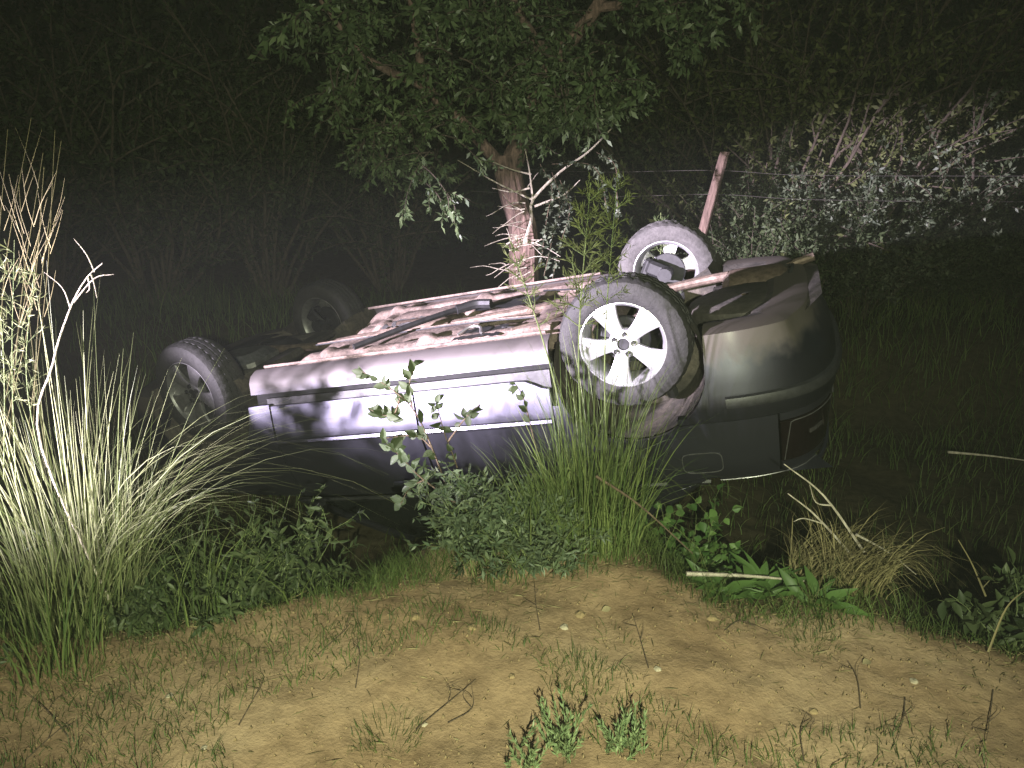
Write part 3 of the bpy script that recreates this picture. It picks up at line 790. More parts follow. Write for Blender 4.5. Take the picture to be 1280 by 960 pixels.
def grass_clump(name, base, n, hr, label, mat, rad=.12, w=.006, lean=(.05,.5), bias=None, seg=6, group=None, extra=None, cat='grass clump', droop=.05):
    t = athing(name, base, label, cat, group)
    r = rad*np.sqrt(rng.uniform(0, 1, n)); a = rng.uniform(0, 2*math.pi, n)
    B = np.stack([base[0]+r*np.cos(a), base[1]+r*np.sin(a), np.zeros(n)], 1); B[:, 2] = [ground(x, y)-.02 for x, y, _ in B]
    h = rng.uniform(hr[0], hr[1], n)*(1-.3*(r/rad)); az = a + rng.normal(0, .6, n)
    if bias is not None:
        k = rng.uniform(0, 1, n) < bias[1]; az = np.where(k, bias[0] + rng.normal(0, .5, n), az)
    ln = rng.uniform(lean[0], lean[1], n)*(.4+.6*r/rad)
    o = [blades(B, h, w*rng.uniform(.5, 1.2, n), az, ln, droop*rng.uniform(0, 2, n), seg)]
    if extra: o += extra
    stuff(np_mesh('blades', *join(o), mat, t)); return t

def bush(name, base, nstem, height, spread, leaf, nleaf, label, mats, cat='bush', group=None, wander=.14, droop=.03, r0=.008, fine=False, sub=4, start=.2, upright=.6):
    """stems from the ground that fork and carry leaves"""
    t = athing(name, base, label, cat, group); ms = MB(); parts = []
    for k in range(nstem):
        a = rnd.uniform(0, 2*math.pi); tilt = rnd.uniform(0, 1)
        d = (math.cos(a)*spread*tilt, math.sin(a)*spread*tilt, upright + rnd.uniform(0, .4))
        L = height*rnd.uniform(.6, 1.05)
        p0 = Vector(base) + Vector((math.cos(a)*.06*spread*height, math.sin(a)*.06*spread*height, -.03))
        main = grow(p0, d, L, 8, wander, droop); ms.tube(main, [r0*(1-.75*i/8) for i in range(9)], 5, False)
        lines = [(main, 1)]
        for q in range(sub):
            i = rnd.randint(2, 7); dd = (main[i]-main[i-1]).normalized() + Vector((rnd.gauss(0, .7), rnd.gauss(0, .7), rnd.gauss(.1, .4)))
            br = grow(main[i], dd, L*rnd.uniform(.2, .45), 5, wander*1.2, droop*1.5); ms.tube(br, [r0*.5*(1-.7*j/5) for j in range(6)], 4, False); lines.append((br, 1))
        per = max(2, int(nleaf/(nstem*(1+sub)))); 
        for i, (ln, wgt) in enumerate(lines):
            P, T = pick(ln, per*2 if i == 0 else per, start if i == 0 else .05, 1.0)
            D = T*.5 + rng.normal(0, .75, P.shape); D[:, 2] -= .1
            sz = rng.uniform(.6, 1.15, len(P)); parts.append(leaves(P, D, leaf[0]*sz, leaf[1]*sz, fine=fine))
    stuff(ms.build('stems', mats[1], t, sharp=None)); stuff(np_mesh('foliage', *join(parts), mats[0], t)); return t

def twig(name, pts, r, label, mat, forks=(), cat='twig', group=None, n=6):
    base = Vector(pts[0]); ms = MB(); c = curve_pts(pts, 5); m = len(c)
    ms.tube(c, [r*(1-.65*i/(m-1)) for i in range(m)], n)
    for f in forks:
        c2 = curve_pts(f, 4); ms.tube(c2, [r*.6*(1-.7*i/(len(c2)-1)) for i in range(len(c2))], 5)
    o = ms.build(name, mat, loc=base); return tag(o, label, cat, group)

# ------------------------------------------------------------------ the tree behind the car
TB = Vector((.0, 6.75, ground(0, 6.75)))
tree = athing('tree', TB, 'leafy tree with pinkish forked trunk standing behind the overturned car', 'tree')
trunk_pts = curve_pts([TB + Vector((.10,0,-.1)), TB + Vector((.09,0,.5)), at_y(655, 300, 6.75), at_y(642, 245, 6.75), at_y(632, 195, 6.75)], 6)
ms = MB(); m_ = len(trunk_pts); rings = []
for i, p in enumerate(trunk_pts):
    r = .135 - .025*i/(m_-1) + .05*math.exp(-i/3)
    rings.append([p + Vector((math.cos(a), math.sin(a), 0))*r*(1 + .16*N3(math.cos(a)*2.4, math.sin(a)*2.4, p.z*.8) + .13*N3(math.cos(a)*6, math.sin(a)*6, p.z*1.5)) for a in np.linspace(0, 2*math.pi, 35)[:-1]])
ms.loft(rings, True, False); ms.build('trunk', M['bark'], tree)
fk = trunk_pts[-1]
limb_px = [([fk + Vector((0,0,-.12)), at_y(585, 160, 6.6), at_y(535, 110, 6.4), at_y(520, 40, 6.2), at_y(505, -60, 6.0)], .055),
           ([fk + Vector((.03,0,-.12)), at_y(660, 150, 6.8), at_y(690, 80, 6.8), at_y(745, 10, 6.7), at_y(790, -90, 6.6)], .10),
           ([at_y(690, 80, 6.8), at_y(650, 20, 6.4), at_y(620, -60, 6.1)], .06),
           ([at_y(535, 110, 6.4), at_y(470, 80, 6.1), at_y(430, 40, 5.9), at_y(400, 0, 5.8)], .035),
           ([at_y(660, 150, 6.8), at_y(720, 120, 6.3), at_y(770, 100, 6.0)], .035),
           ([at_y(745, 10, 6.7), at_y(820, 0, 6.4), at_y(900, -20, 6.2)], .04)]
lparts = []; limbs = []
for pts, r in limb_px:
    c = curve_pts(pts, 7); limbs.append(c); MB().tube(c, [r*(1-.65*i/(len(c)-1)) for i in range(len(c))], 9).build('limb', M['bark'], tree)
tw = MB()
def spray(p, d, L, nl, droop=.06, leaf=.085):
    k = FOC/(p.y*CP - (p.z-CAM_H)*SP); u = 640 + p.x*k; v = 480 - (p.y*SP + (p.z-CAM_H)*CP)*k
    if 570 < u < 650 and v > 140 + rnd.uniform(-30, 20): return          # the fork stays open
    if u < 330 + .55*max(0, v) + rnd.uniform(-30, 20): return             # left outline of the crown
    leaf *= .82
    br = grow(p, d, L, 7, .16, droop); tw.tube(br, [.007*(1-.8*i/7) for i in range(8)], 4, False)
    for q in range(3):
        i = rnd.randint(1, 6); b2 = grow(br[i], (br[i]-br[i-1]).normalized() + Vector((rnd.gauss(0,.6), rnd.gauss(0,.6), rnd.gauss(-.1,.4))), L*.42, 4, .18, droop*1.3)
        tw.tube(b2, [.004, .0035, .003, .002, .001], 3, False)
        P, T = pick(b2, nl//4, .1); sz = rng.uniform(.55, 1.1, len(P)); lparts.append(leaves(P, T*.6 + rng.normal(0, .55, P.shape) + [0, 0, -.25], leaf*sz, leaf*.36*sz))
    P, T = pick(br, nl//3, .2); sz = rng.uniform(.55, 1.1, len(P)); lparts.append(leaves(P, T*.6 + rng.normal(0, .55, P.shape) + [0, 0, -.25], leaf*sz, leaf*.36*sz))
for c in limbs:
    for k in range(24):
        i = rnd.randint(3, len(c)-1); a = rnd.uniform(0, 2*math.pi)
        spray(c[i], (math.cos(a), math.sin(a)-.25, rnd.uniform(-.5, .7)), rnd.uniform(.3, .75), 84, .06, rnd.uniform(.06, .115))
for (x0, y0, x1, y1, n_, dp) in ((400, 0, 560, 190, 50, 6.0), (430, 120, 540, 215, 30, 6.1), (560, 0, 780, 120, 60, 6.2), (650, 80, 770, 160, 34, 6.3), (760, 0, 870, 50, 16, 6.2), (380, -30, 460, 40, 12, 5.8)):
    for k in range(max(3, n_//5)):
        c0 = at_y(rnd.uniform(x0, x1), rnd.uniform(y0, y1), dp + rnd.uniform(-.6, .7)); lf = rnd.uniform(.06, .12)
        for q in range(4):
            a = rnd.uniform(0, 2*math.pi)
            spray(c0 + Vector((rnd.gauss(0, .07), rnd.gauss(0, .07), rnd.gauss(0, .07))), (math.cos(a), math.sin(a), rnd.uniform(-.5, .2)), rnd.uniform(.2, .45), 54, .08, lf)
# drooping end sprays
for px, py, ex, ey in ((470,150,490,235),(430,90,405,175),(500,140,480,225),(740,90,770,165),(560,150,590,170),(700,110,715,165),(600,0,600,60)):
    p = at_y(px, py, 6.0); q = at_y(ex, ey, 5.95)
    for k in range(5): spray(p + Vector((rnd.gauss(0,.06), rnd.gauss(0,.1), 0)), (q-p), (q-p).length*rnd.uniform(.7, 1), 50, .03)
stuff(tw.build('twigs', M['bark_dark'], tree, sharp=None))
stuff(np_mesh('crown', *join(lparts), M['leaf_tree'], tree))

# ivy-like strands and bare branch beside the trunk
y_ = 6.35
twig('dead_branch', [at_y(655, 305, y_), at_y(664, 275, y_), at_y(666, 250, y_), at_y(700, 215, y_), at_y(735, 190, y_), at_y(765, 160, y_)], .016,
     'bare white forked branch leaning from the tree trunk', M['twig_pale'],
     [[at_y(666,250,y_), at_y(662,215,y_), at_y(655,180,y_)], [at_y(666,250,y_), at_y(620,228,y_), at_y(572,200,y_)], [at_y(668,258,y_), at_y(705,243,y_), at_y(725,225,y_)],
      [at_y(664,218,y_), at_y(640,212,y_), at_y(610,200,y_)], [at_y(662,235,y_), at_y(640,240,y_), at_y(615,235,y_)]], cat='branch')
vn = athing('climbing_vine', at_y(700, 340, 6.3), 'leafy vine strands hanging beside the tree trunk', 'vine'); ms = MB(); parts = []
for pts in ([(690,205),(735,205),(752,225),(758,262)], [(745,190),(768,205),(771,240),(773,274)], [(690,215),(700,250),(690,300),(680,345)], [(700,225),(712,262),(702,300),(690,350)], [(675,205),(690,235),(684,270),(676,330)], [(712,230),(703,262),(690,290)]):
    c = curve_pts([at_y(a, b, y_ + rnd.uniform(-.15, .1)) for a, b in pts], 6); ms.tube(c, .003, 4, False)
    P, T = pick(c, 110, .05); sz = rng.uniform(.5, 1.1, len(P)); parts.append(leaves(P, rng.normal(0, .8, P.shape) + [0, 0, -.3], .055*sz, .024*sz))
stuff(ms.build('stems', M['twig_brown'], vn, sharp=None)); stuff(np_mesh('foliage', *join(parts), M['leaf_silver'], vn))
# twiggy suckers at the trunk foot
def sprig_tree(name, base, top, label, nbr, blen, mat_s, mat_l, leaf, r=.006, lo=.35, cat='weed', nl=14, group=None, up=.5):
    """one tall stem with side twigs, feathery"""
    base = Vector(base); top = Vector(top); t = athing(name, base, label, cat, group); ms = MB(); parts = []
    mid = (base+top)/2 + Vector((rnd.gauss(0,.02), rnd.gauss(0,.02), 0)); c = curve_pts([base, mid, top], 10); ms.tube(c, [r*(1-.7*i/(len(c)-1)) for i in range(len(c))], 6, False)
    ax = (top-base).normalized()
    for k in range(nbr):
        u = lo + (1-lo)*(k+.5)/nbr; i = min(len(c)-2, int(u*(len(c)-1))); a = k*2.4 + rnd.uniform(-.4, .4)
        d = Vector((math.cos(a), math.sin(a), up)) + ax*.25; L = blen*(1.15-u*.75)*rnd.uniform(.7, 1.2)
        b = grow(c[i], d, L, 5, .12, -.02); ms.tube(b, [r*.4*(1-.6*j/5) for j in range(6)], 4, False)
        P, T = pick(b, nl, .15); sz = rng.uniform(.5, 1.1, len(P)); parts.append(leaves(P, T*.9 + rng.normal(0, .5, P.shape), leaf[0]*sz, leaf[1]*sz))
        for q in range(2):
            j = rnd.randint(1, 4); b2 = grow(b[j], (b[j]-b[j-1]).normalized() + Vector((rnd.gauss(0,.5), rnd.gauss(0,.5), rnd.gauss(0,.3))), L*.4, 3, .1); ms.tube(b2, [r*.25, r*.2, r*.15, r*.08], 3, False)
            P, T = pick(b2, nl//2, .1); sz = rng.uniform(.5, 1.1, len(P)); parts.append(leaves(P, T*.9 + rng.normal(0, .5, P.shape), leaf[0]*sz, leaf[1]*sz))
    ms.build('stem', mat_s, t, sharp=None); stuff(np_mesh('foliage', *join(parts), mat_l, t)); return t
ms = athing('twiggy_suckers', at_y(640, 350, 6.3), 'thin bare suckers sprouting round the foot of the tree trunk', 'twigs'); mb_ = MB()
for k in range(26):
    p = at_y(rnd.uniform(630, 665), rnd.uniform(235, 345), 6.42); sx = rnd.choice((-1, -1, 1))
    mb_.tube(grow(p, (sx*.9, -.3, rnd.uniform(-.5, .6)), rnd.uniform(.15, .36), 6, .16, .04), [.006,.005,.005,.004,.003,.003,.002], 4, False)
stuff(mb_.build('stems', M['twig_pale'], ms, sharp=None))

# ------------------------------------------------------------------ fence
fence = athing('wire_fence', G(2.0, 8.0), 'old wire fence with a leaning pinkish wooden post', 'fence')
py_ = 7.6
def post(pts, r, mat):
    c = curve_pts(pts, 4); m = MB(); rings = []
    for i, p in enumerate(c): rings.append([p + Vector((math.cos(a), math.sin(a), 0))*r*(1+.12*N3(math.cos(a)*2, math.sin(a)*2, p.z*2)) for a in np.linspace(0, 2*math.pi, 10)[:-1]])
    m.loft(rings, True, True); return m.build('post', mat, fence)
pb = at_y(868, 330, py_); pt_ = at_y(906, 190, py_); dv = (pt_-pb)
post([pb - dv*((pb.z-ground(pb.x, pb.y)+.2)/dv.z), pb, pt_], .050, M['post'])
for px in ():
    q = at_y(px, 300, py_+.3); g0 = G(q.x, q.y); post([g0 - Vector((0,0,.2)), g0 + Vector((.02,0,.7)), g0 + Vector((.03,0,1.35))], .045, M['bark_dark'])
for z0, z1, z2 in ((212, 213, 220), (243, 243, 252)):
    MB().tube(curve_pts([at_y(590, z0-4, py_+.25), at_y(740, z0+3, py_+.06), at_y(893, z1, py_-.03), at_y(1000, z1+6, py_+.1), at_y(1190, z2, py_+.3), at_y(1500, z2, py_+.5)], 6), .0022, 5).build('wire', M['wire'], fence)

# ------------------------------------------------------------------ shrubs and trees beyond
SIL = [(1010,255,8.3,1.75),(1090,240,8.6,2.1),(950,270,8.1,1.5),(1170,250,8.7,1.35),(930,230,9.2,2.2),(1250,260,8.5,1.25)]
labels_sil = ['dark shrub between the leaning post shrub and the bright silver shrub', 'brightest silver leaved shrub in the lamplight beyond the ditch', 'low dark shrub beside the leaning fence post',
              'shrub darkened in leaf colour half in the car shadow past the bright shrub', 'thin dark shrub rising behind the leaning fence post', 'dim shrub at the far end of the row away from the tree']
for (px, py, y, hh), lb in zip(SIL, labels_sil):
    q = at_y(px, py, y); bush('lamplit_shrub', G(q.x, y), 26, hh, .6, (.062,.026), 9000, lb, (M[['leaf_dark','leaf_silver','leaf_dark','leaf_dark','leaf_dark','leaf_dark'][SIL.index((px, py, y, hh))]], M['bark_dark']), group='shrubs beyond the ditch', r0=.006, sub=7, wander=.17)  # lamplit patch put into leaf colour: one silvery shrub, the others darkened
proto = None
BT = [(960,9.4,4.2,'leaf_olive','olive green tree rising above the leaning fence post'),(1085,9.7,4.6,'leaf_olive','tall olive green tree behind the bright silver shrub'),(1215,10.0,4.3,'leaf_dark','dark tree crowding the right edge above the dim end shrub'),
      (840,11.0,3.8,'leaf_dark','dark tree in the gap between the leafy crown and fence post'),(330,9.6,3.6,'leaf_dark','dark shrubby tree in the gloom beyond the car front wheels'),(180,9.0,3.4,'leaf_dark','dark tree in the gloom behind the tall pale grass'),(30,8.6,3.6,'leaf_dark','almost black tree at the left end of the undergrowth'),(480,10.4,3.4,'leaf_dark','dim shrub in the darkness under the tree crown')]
for px, y, hh, mt, lb in BT:
    q = at_y(px, 200, y)
    bush('background_tree', G(q.x, y), 20, hh, .60, (.085,.034), 10500, lb, (M[mt], M['bark_dark']), cat='tree', group='trees beyond the fence', r0=.028, sub=8, wander=.15, start=.1, upright=.8)
nt_ = 64000
P = np.stack([rng.uniform(-15, 17, nt_), rng.uniform(12.5, 17, nt_), rng.uniform(0, 1, nt_)*8.5], 1)
P = P[np.array([N3(x*.45, z*.45, y*.25) > -.42 for x, y, z in P])]
V, F = leaves(P, rng.normal(size=P.shape), rng.uniform(.14, .26, len(P)), rng.uniform(.07, .13, len(P)))
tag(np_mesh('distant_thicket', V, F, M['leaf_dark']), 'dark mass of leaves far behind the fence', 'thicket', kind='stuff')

# low rough grass in the ditch and beyond, too dense to count
def scatter(n, xr, yr, ok):
    out = []
    while len(out) < n:
        x, y = rnd.uniform(*xr), rnd.uniform(*yr)
        if ok(x, y): out.append((x, y, ground(x, y)-.01))
    return np.array(out)
B = scatter(15000, (-5, 6), (2.2, 9.5), lambda x, y: y - crest(x) > .02 and not (abs(x+.55) < .38 and 2.6 < y < 3.9 and rnd.random() < .93) and N3(x*1.3, y*1.3, 4) > -.35)
n = len(B); far = np.clip((B[:, 1]-4.5)/3, 0, 1)
V, F = blades(B, rng.uniform(.06, .22, n)*(1+1.2*far), .006*(1+.6*far), rng.uniform(0, 6.28, n), rng.uniform(.1, .8, n), .05, 3)
tag(np_mesh('ditch_grass', V, F, M['turf']), 'rough low grass covering the ditch sides', 'grass', kind='stuff')
B = scatter(11000, (-2.6, 2.6), (1.5, 2.9), lambda x, y: (y - crest(x) < .25) and (N3(x*1.6, y*2.0, 8)*1.0 + .55*smooth(-.5, -1.5, x) + .42*smooth(-.16, .10, y-crest(x)) - .22*smooth(-.6, .2, x) > .12))
fr = scatter(3600, (-.75, 1.5), (2.2, 3.3), lambda x, y: -.10 < y - crest(x) < .42 and N3(x*4, y*4, 1) > -.15 and rnd.random() < smooth(-.12, .12, y - crest(x))); B = np.concatenate([B, fr])
n = len(B); hb = rng.uniform(.015, .075, n); hb[-len(fr):] *= 1.9
V, F = blades(B, hb, .0032, rng.uniform(0, 6.28, n), rng.uniform(.2, 1.0, n), .05, 3)
tag(np_mesh('bank_turf', V, F, M['turf']), 'sparse short grass growing on the bare bank', 'grass', kind='stuff')
B = scatter(2600, (-2.2, 2.4), (1.45, 3.0), lambda x, y: (y - crest(x) < .2) and rnd.random() < (.12 + .9*smooth(-.35, .05, y-crest(x))))
n = len(B); dr = rng.uniform(0, 6.28, n); D = np.stack([np.cos(dr), np.sin(dr), rng.normal(0, .12, n)], 1); B[:, 2] += .016
V, F = leaves(B, D, rng.uniform(.02, .075, n), rng.uniform(.0018, .004, n), fold=.3, curl=.05)
tag(np_mesh('straw_litter', V, F, M['straw']), 'short bits of dry straw strewn over the bank', 'straw', kind='stuff')

# ------------------------------------------------------------------ tall grasses
def thatch(x, y, rad, n):
    """bent and broken old blades among the green ones"""
    r = rad*np.sqrt(rng.uniform(0, 1, n)); a = rng.uniform(0, 6.28, n); B = np.stack([x+r*np.cos(a), y+r*np.sin(a), np.zeros(n)], 1)
    B[:, 2] = [ground(p, q)-.01 for p, q, _ in B]
    return [blades(B, rng.uniform(.15, .75, n), .005, rng.uniform(0, 6.28, n), rng.uniform(.4, 1.0, n), rng.uniform(.1, .8, n), 7, .012)]
base = G(-1.60, 2.52)
n = 110; r = .14*np.sqrt(rng.uniform(0, 1, n)); a = rng.uniform(0, 6.28, n); Bx = np.stack([base.x+.06+r*np.cos(a), base.y+r*np.sin(a), np.full(n, base.z)], 1)
ex1 = blades(Bx, rng.uniform(.7, 1.45, n), .005, rng.normal(.05, .55, n), rng.uniform(.45, .95, n), rng.uniform(.05, .5, n), 9)
grass_clump('tall_grass_clump', base, 290, (.45, 1.62), 'tall pale grass clump lit bright white by the lamp', M['grass_dry'], .22, .0048, (.02, .42), seg=8, extra=[ex1])
grass_clump('tall_grass_clump', G(-1.18, 2.58), 150, (.3, .7), 'lower green grass arching beside the bright pale clump', M['grass'], .20, .006, (.1, .8), (0.1, .4), 7, droop=.2)
grass_clump('tall_grass_clump', G(.36, 2.95), 430, (.30, 1.15), 'upright yellow green grass clump in front of the rear wheel', M['grass'], .19, .0056, (.02, .50), seg=7, extra=thatch(.36, 2.95, .2, 130))
grass_clump('tall_grass_clump', G(.14, 2.92), 260, (.2, .66), 'shorter grass leaning away from the upright clump towards the car door', M['grass'], .15, .006, (.2, .75), (math.pi*.95, .6), 7, droop=.1)
grass_clump('tall_grass_clump', G(-.02, 2.86), 190, (.15, .5), 'low soft grass growing through the green shrub', M['grass'], .2, .0045, (.3, .9), (math.pi, .6), 6, droop=.15)
grass_clump('tall_grass_clump', G(-1.75, 2.9), 200, (.5, 1.2), 'dim grass clump behind the bright pale clump', M['grass'], .25, .006, (.1, .6), seg=7)
grass_clump('tall_grass_clump', G(-1.60, 2.28), 170, (.2, .55), 'short green grass at the foot of the bright pale clump', M['grass'], .24, .006, (.1, .7), seg=6)

# bright weed among the pale grass: knobbly branched white twig
y_ = 2.42
twig('dead_weed', [G(-1.42, 2.45), at_y(52, 560, y_), at_y(66, 455, y_), at_y(88, 385, y_), at_y(108, 348, y_), at_y(128, 329, y_)], .0042, 'forked white dead twig standing out of the bright pale grass', M['twig_pale'],
     [[at_y(88,385,y_), at_y(78,360,y_), at_y(55,340,y_)], [at_y(92,378,y_), at_y(118,348,y_), at_y(142,343,y_)], [at_y(114,343,y_), at_y(118,356,y_), at_y(121,372,y_)], [at_y(118,340,y_), at_y(108,318,y_), at_y(92,298,y_)], [at_y(110,346,y_),at_y(112,360,y_),at_y(108,366,y_)]])
for k in range(8):
    bx = rnd.uniform(-20, 60); tx = rnd.uniform(0, 80); yy = 2.75 + rnd.uniform(0, .4); ty = rnd.uniform(130, 260)
    fr = []
    for q in range(4):
        sg = rnd.choice((-1, 1)); u = rnd.uniform(.35, .9); mx, my = bx+(tx-bx)*u, 560+(ty-560)*u
        fr.append([at_y(mx, my, yy), at_y(mx+sg*9, my-28, yy), at_y(mx+sg*rnd.uniform(14,30), my-rnd.uniform(50,80), yy)])
    twig('bare_stalk', [at_y(bx, 580, yy), at_y((bx+tx)/2+rnd.uniform(-14,14), (560+ty)/2, yy), at_y(tx, ty, yy)], .0022, 'thin bare stalk rising behind the bright pale grass', M['straw'], fr, cat='stalk', group='bare stalks behind the pale grass', n=4)
# leafy tips on the pale clump
for (bx, by, tx, ty), lb in zip(((20,600,18,300),(55,600,44,330),(5,600,-10,290)), ('bushy pale weed in the middle of the bright grass', 'bushy pale weed next to the forked white twig', 'tallest bushy pale weed on the side away from the car')):
    sprig_tree('pale_weed', at_y(bx, by, 2.5), at_y(tx, ty, 2.5), lb, 16, .09, M['stem_green'], M['grass_dry'], (.045,.003), .0022, .35, nl=4, group='pale weeds in the bright grass')

# ------------------------------------------------------------------ plants in front of the car
bush('leafy_shrub', G(-.12, 2.92), 34, .42, .95, (.042,.013), 3000, 'dense fine leaved green shrub growing in front of the car door', (M['leaf_shrub'], M['stem_green']), r0=.004, sub=4, fine=False, start=.05)
bush('leafy_shrub', G(.10, 2.80), 34, .32, 1.1, (.042,.009), 2600, 'low feathery green shrub at the foot of the upright grass', (M['leaf_shrub'], M['stem_green']), r0=.003, sub=4, start=.05)
# broad leaved twigs against the lit door; their unlit side put into dark leaf colour
def leafy_twig(pxs, y, nl, leaf, label, mat, group=None, forks=()):
    b = at_y(*pxs[0], y); t = athing('leafy_sprig', b, label, 'sprig', group); ms = MB(); parts = []
    lines = [curve_pts([at_y(a, c, y) for a, c in pxs], 6)] + [curve_pts([at_y(a, c, y) for a, c in f], 5) for f in forks]
    for i, c in enumerate(lines):
        ms.tube(c, [.0045*(1-.7*k/(len(c)-1)) for k in range(len(c))], 5, False)
        P, T = pick(c, nl if i == 0 else nl//2, .15); sz = rng.uniform(.55, 1.1, len(P))
        D = T*.4 + rng.normal(0, .8, P.shape); D[:, 1] *= .4
        parts.append(leaves(P, D, leaf[0]*sz, leaf[1]*sz, fine=True, face=np.array([0, -1, .3])))
    ms.build('stem', M['twig_brown'], t, sharp=None); each_leaf(join(parts), mat, t, 15); return t
leafy_twig([(575,655),(540,560),(515,510),(480,480),(448,462)], 3.0, 26, (.058,.036), 'broad leaved sprig reaching up across the lit car door', M['leaf_dark'], forks=([(515,510),(512,480),(518,458)], [(540,560),(520,545),(478,548)], [(500,498),(490,520),(462,512)]))
leafy_twig([(590,650),(570,580),(555,540),(545,500)], 3.05, 18, (.055,.034), 'upright broad leaved sprig in front of the door gap', M['leaf_dark'], forks=([(560,552),(580,525),(600,505)],))
leafy_twig([(600,650),(530,600),(505,575),(478,550)], 2.98, 22, (.060,.036), 'drooping broad leaved sprig below the lit door edge', M['leaf_shrub'], forks=([(530,600),(512,610),(500,632)],))
leafy_twig([(690,640),(670,560),(655,500),(645,480)], 3.1, 12, (.050,.032), 'broad leaved sprig among the grass beside the rear wheel', M['leaf_dark'])
# tall feathery weeds rising over the car
gb = G(.33, 3.0)
sprig_tree('feathery_weed', gb, at_y(738, 228, 3.0), 'tall feathery green weed rising past the rear wheel', 30, .20, M['stem_green'], M['leaf_olive'], (.045,.006), .006, .62, nl=12)
sprig_tree('feathery_weed', G(.42, 3.02), at_y(772, 215, 3.02), 'second feathery weed close behind the tall one', 26, .17, M['stem_green'], M['leaf_olive'], (.040,.006), .005, .68, nl=9)
sprig_tree('feathery_weed', G(.27, 3.0), at_y(636, 296, 3.0), 'feathery weed leaning across the tree trunk', 16, .15, M['stem_green'], M['leaf_olive'], (.036,.005), .006, .74, nl=8)
sprig_tree('sprouting_weed', G(1.12, 5.55), at_y(826, 266, 5.55), 'thin sprouting weed poking up behind the far rear tyre', 10, .14, M['stem_green'], M['leaf_weed'], (.05,.012), .007, .86, nl=8)

bush('leafy_weed', G(-2.95, 2.22), 14, .86, .5, (.070,.030), 620, 'tall leafy weed at the verge between the lamp and the pale grass', (M['leaf_weed'], M['stem_green']), cat='weed', r0=.005, sub=4, fine=True, start=.35, upright=.9)
# weeds on the left bank
WL = [(-.98,2.86,.55,'broad leaved weed between the pale grass and front wheel'),(-.88,2.74,.42,'leafy weed at the bank edge below the front wing'),(-1.25,2.78,.50,'dense weed in the shade of the pale grass clump'),(-.98,3.15,.50,'weed growing in the ditch under the front wing'),(-1.45,2.60,.40,'leafy weed hugging the base of the pale clump'),(-1.05,2.55,.30,'small weed on the shady side of the bank crest'),(-1.32,2.46,.24,'tiny leafy weed where bare soil begins under the green arching grass'),(-1.70,2.62,.45,'dim weed behind the low grass on the bank')]
for x, y, hh, lb in WL:
    bush('leafy_weed', G(x, y), 16, hh, .8, (.050,.015), 700, lb, (M['leaf_weed'], M['stem_green']), cat='weed', group='weeds on the ditch bank', r0=.004, sub=3, fine=True, start=.1)
bush('round_leaved_bush', G(.79, 3.12), 20, .50, .7, (.046,.040), 460, 'small round leaved green bush under the car tail', (M['leaf_fresh'], M['stem_green']), r0=.003, sub=3, fine=True, start=.25)
# broad dock-like leaves on the right
for (x, y, k, lb) in ((.98, 2.62, 26, 'rosette of broad strap leaves beside the dry tuft'), (.80, 2.62, 16, 'small rosette of broad leaves at the end of the fallen stick'), (1.12, 2.52, 18, 'low broad leaved plant in front of the dry tuft')):
    b = G(x, y); t = athing('broad_leaved_plant', b, lb, 'plant', 'broad leaved plants on the bank')
    a = rng.uniform(0, 6.28, k); D = np.stack([np.cos(a), np.sin(a), rng.uniform(.4, 1.4, k)], 1)
    P = np.array(b)[None] + D*.02 + rng.normal(0, .03, (k, 3))*[1, 1, .1]
    each_leaf(leaves(P, D, rng.uniform(.09, .17, k), rng.uniform(.025, .042, k), .2, .35, True, np.array([0, -.3, 1.])), M['leaf_fresh'], t, 15)
# dry tuft with sticks
b = G(1.30, 2.72); n = 260; a = rng.uniform(0, 6.28, n); r = .2*np.sqrt(rng.uniform(0, 1, n)); Bx = np.stack([b.x+r*np.cos(a), b.y+r*np.sin(a)*.8, np.full(n, b.z)-.01], 1)
ex = blades(Bx, rng.uniform(.15, .42, n), .005, rng.normal(-.2, 1.0, n), rng.uniform(.6, 1.0, n), rng.uniform(.2, .8, n), 7, .006)
grass_clump('dry_grass_tuft', b, 200, (.15, .48), 'dry straw coloured grass tuft on the bank below the car tail', M['straw'], .17, .005, (.2, .9), (math.pi*.8, .4), 6, extra=[ex], droop=.2)
y_ = 2.75
twig('dry_stick', [at_y(1080,690,y_), at_y(1030,620,y_), at_y(980,580,y_)], .006, 'upper dry stick jutting from the straw tuft towards the car', M['twig_pale'], [[at_y(1040,632,y_), at_y(1020,628,y_), at_y(1012,606,y_)]], cat='stick')
twig('dry_stick', [at_y(1070,700,y_), at_y(1020,645,y_), at_y(985,617,y_)], .006, 'lower dry stick jutting from the straw tuft', M['twig_pale'], [[at_y(1030,655,y_), at_y(1005,648,y_), at_y(992,652,y_)]], cat='stick')
twig('dry_stick', [at_y(1070,668,y_), at_y(1110,690,y_), at_y(1145,718,y_)], .005, 'dry stalk sloping down the back of the straw tuft', M['twig_pale'], cat='stick')
# right edge plants
bush('leafy_weed', G(1.78, 2.35), 12, .34, .8, (.075,.034), 300, 'leafy weed at the right hand end of the bank', (M['leaf_weed'], M['stem_green']), cat='weed', r0=.004, sub=3, fine=True)
twig('dry_stick', [at_y(1235,815,2.2), at_y(1258,760,2.25), at_y(1285,735,2.3)], .004, 'pale stalk curving over the weed at the bank end', M['straw'], cat='stick')
twig('dry_stick', [at_y(1232,745,2.6), at_y(1215,705,2.6), at_y(1198,675,2.6)], .004, 'thin bare stalk rising beyond the end of the bank', M['straw'], [[at_y(1228,735,2.6), at_y(1240,722,2.6), at_y(1247,712,2.6)]], cat='stick')

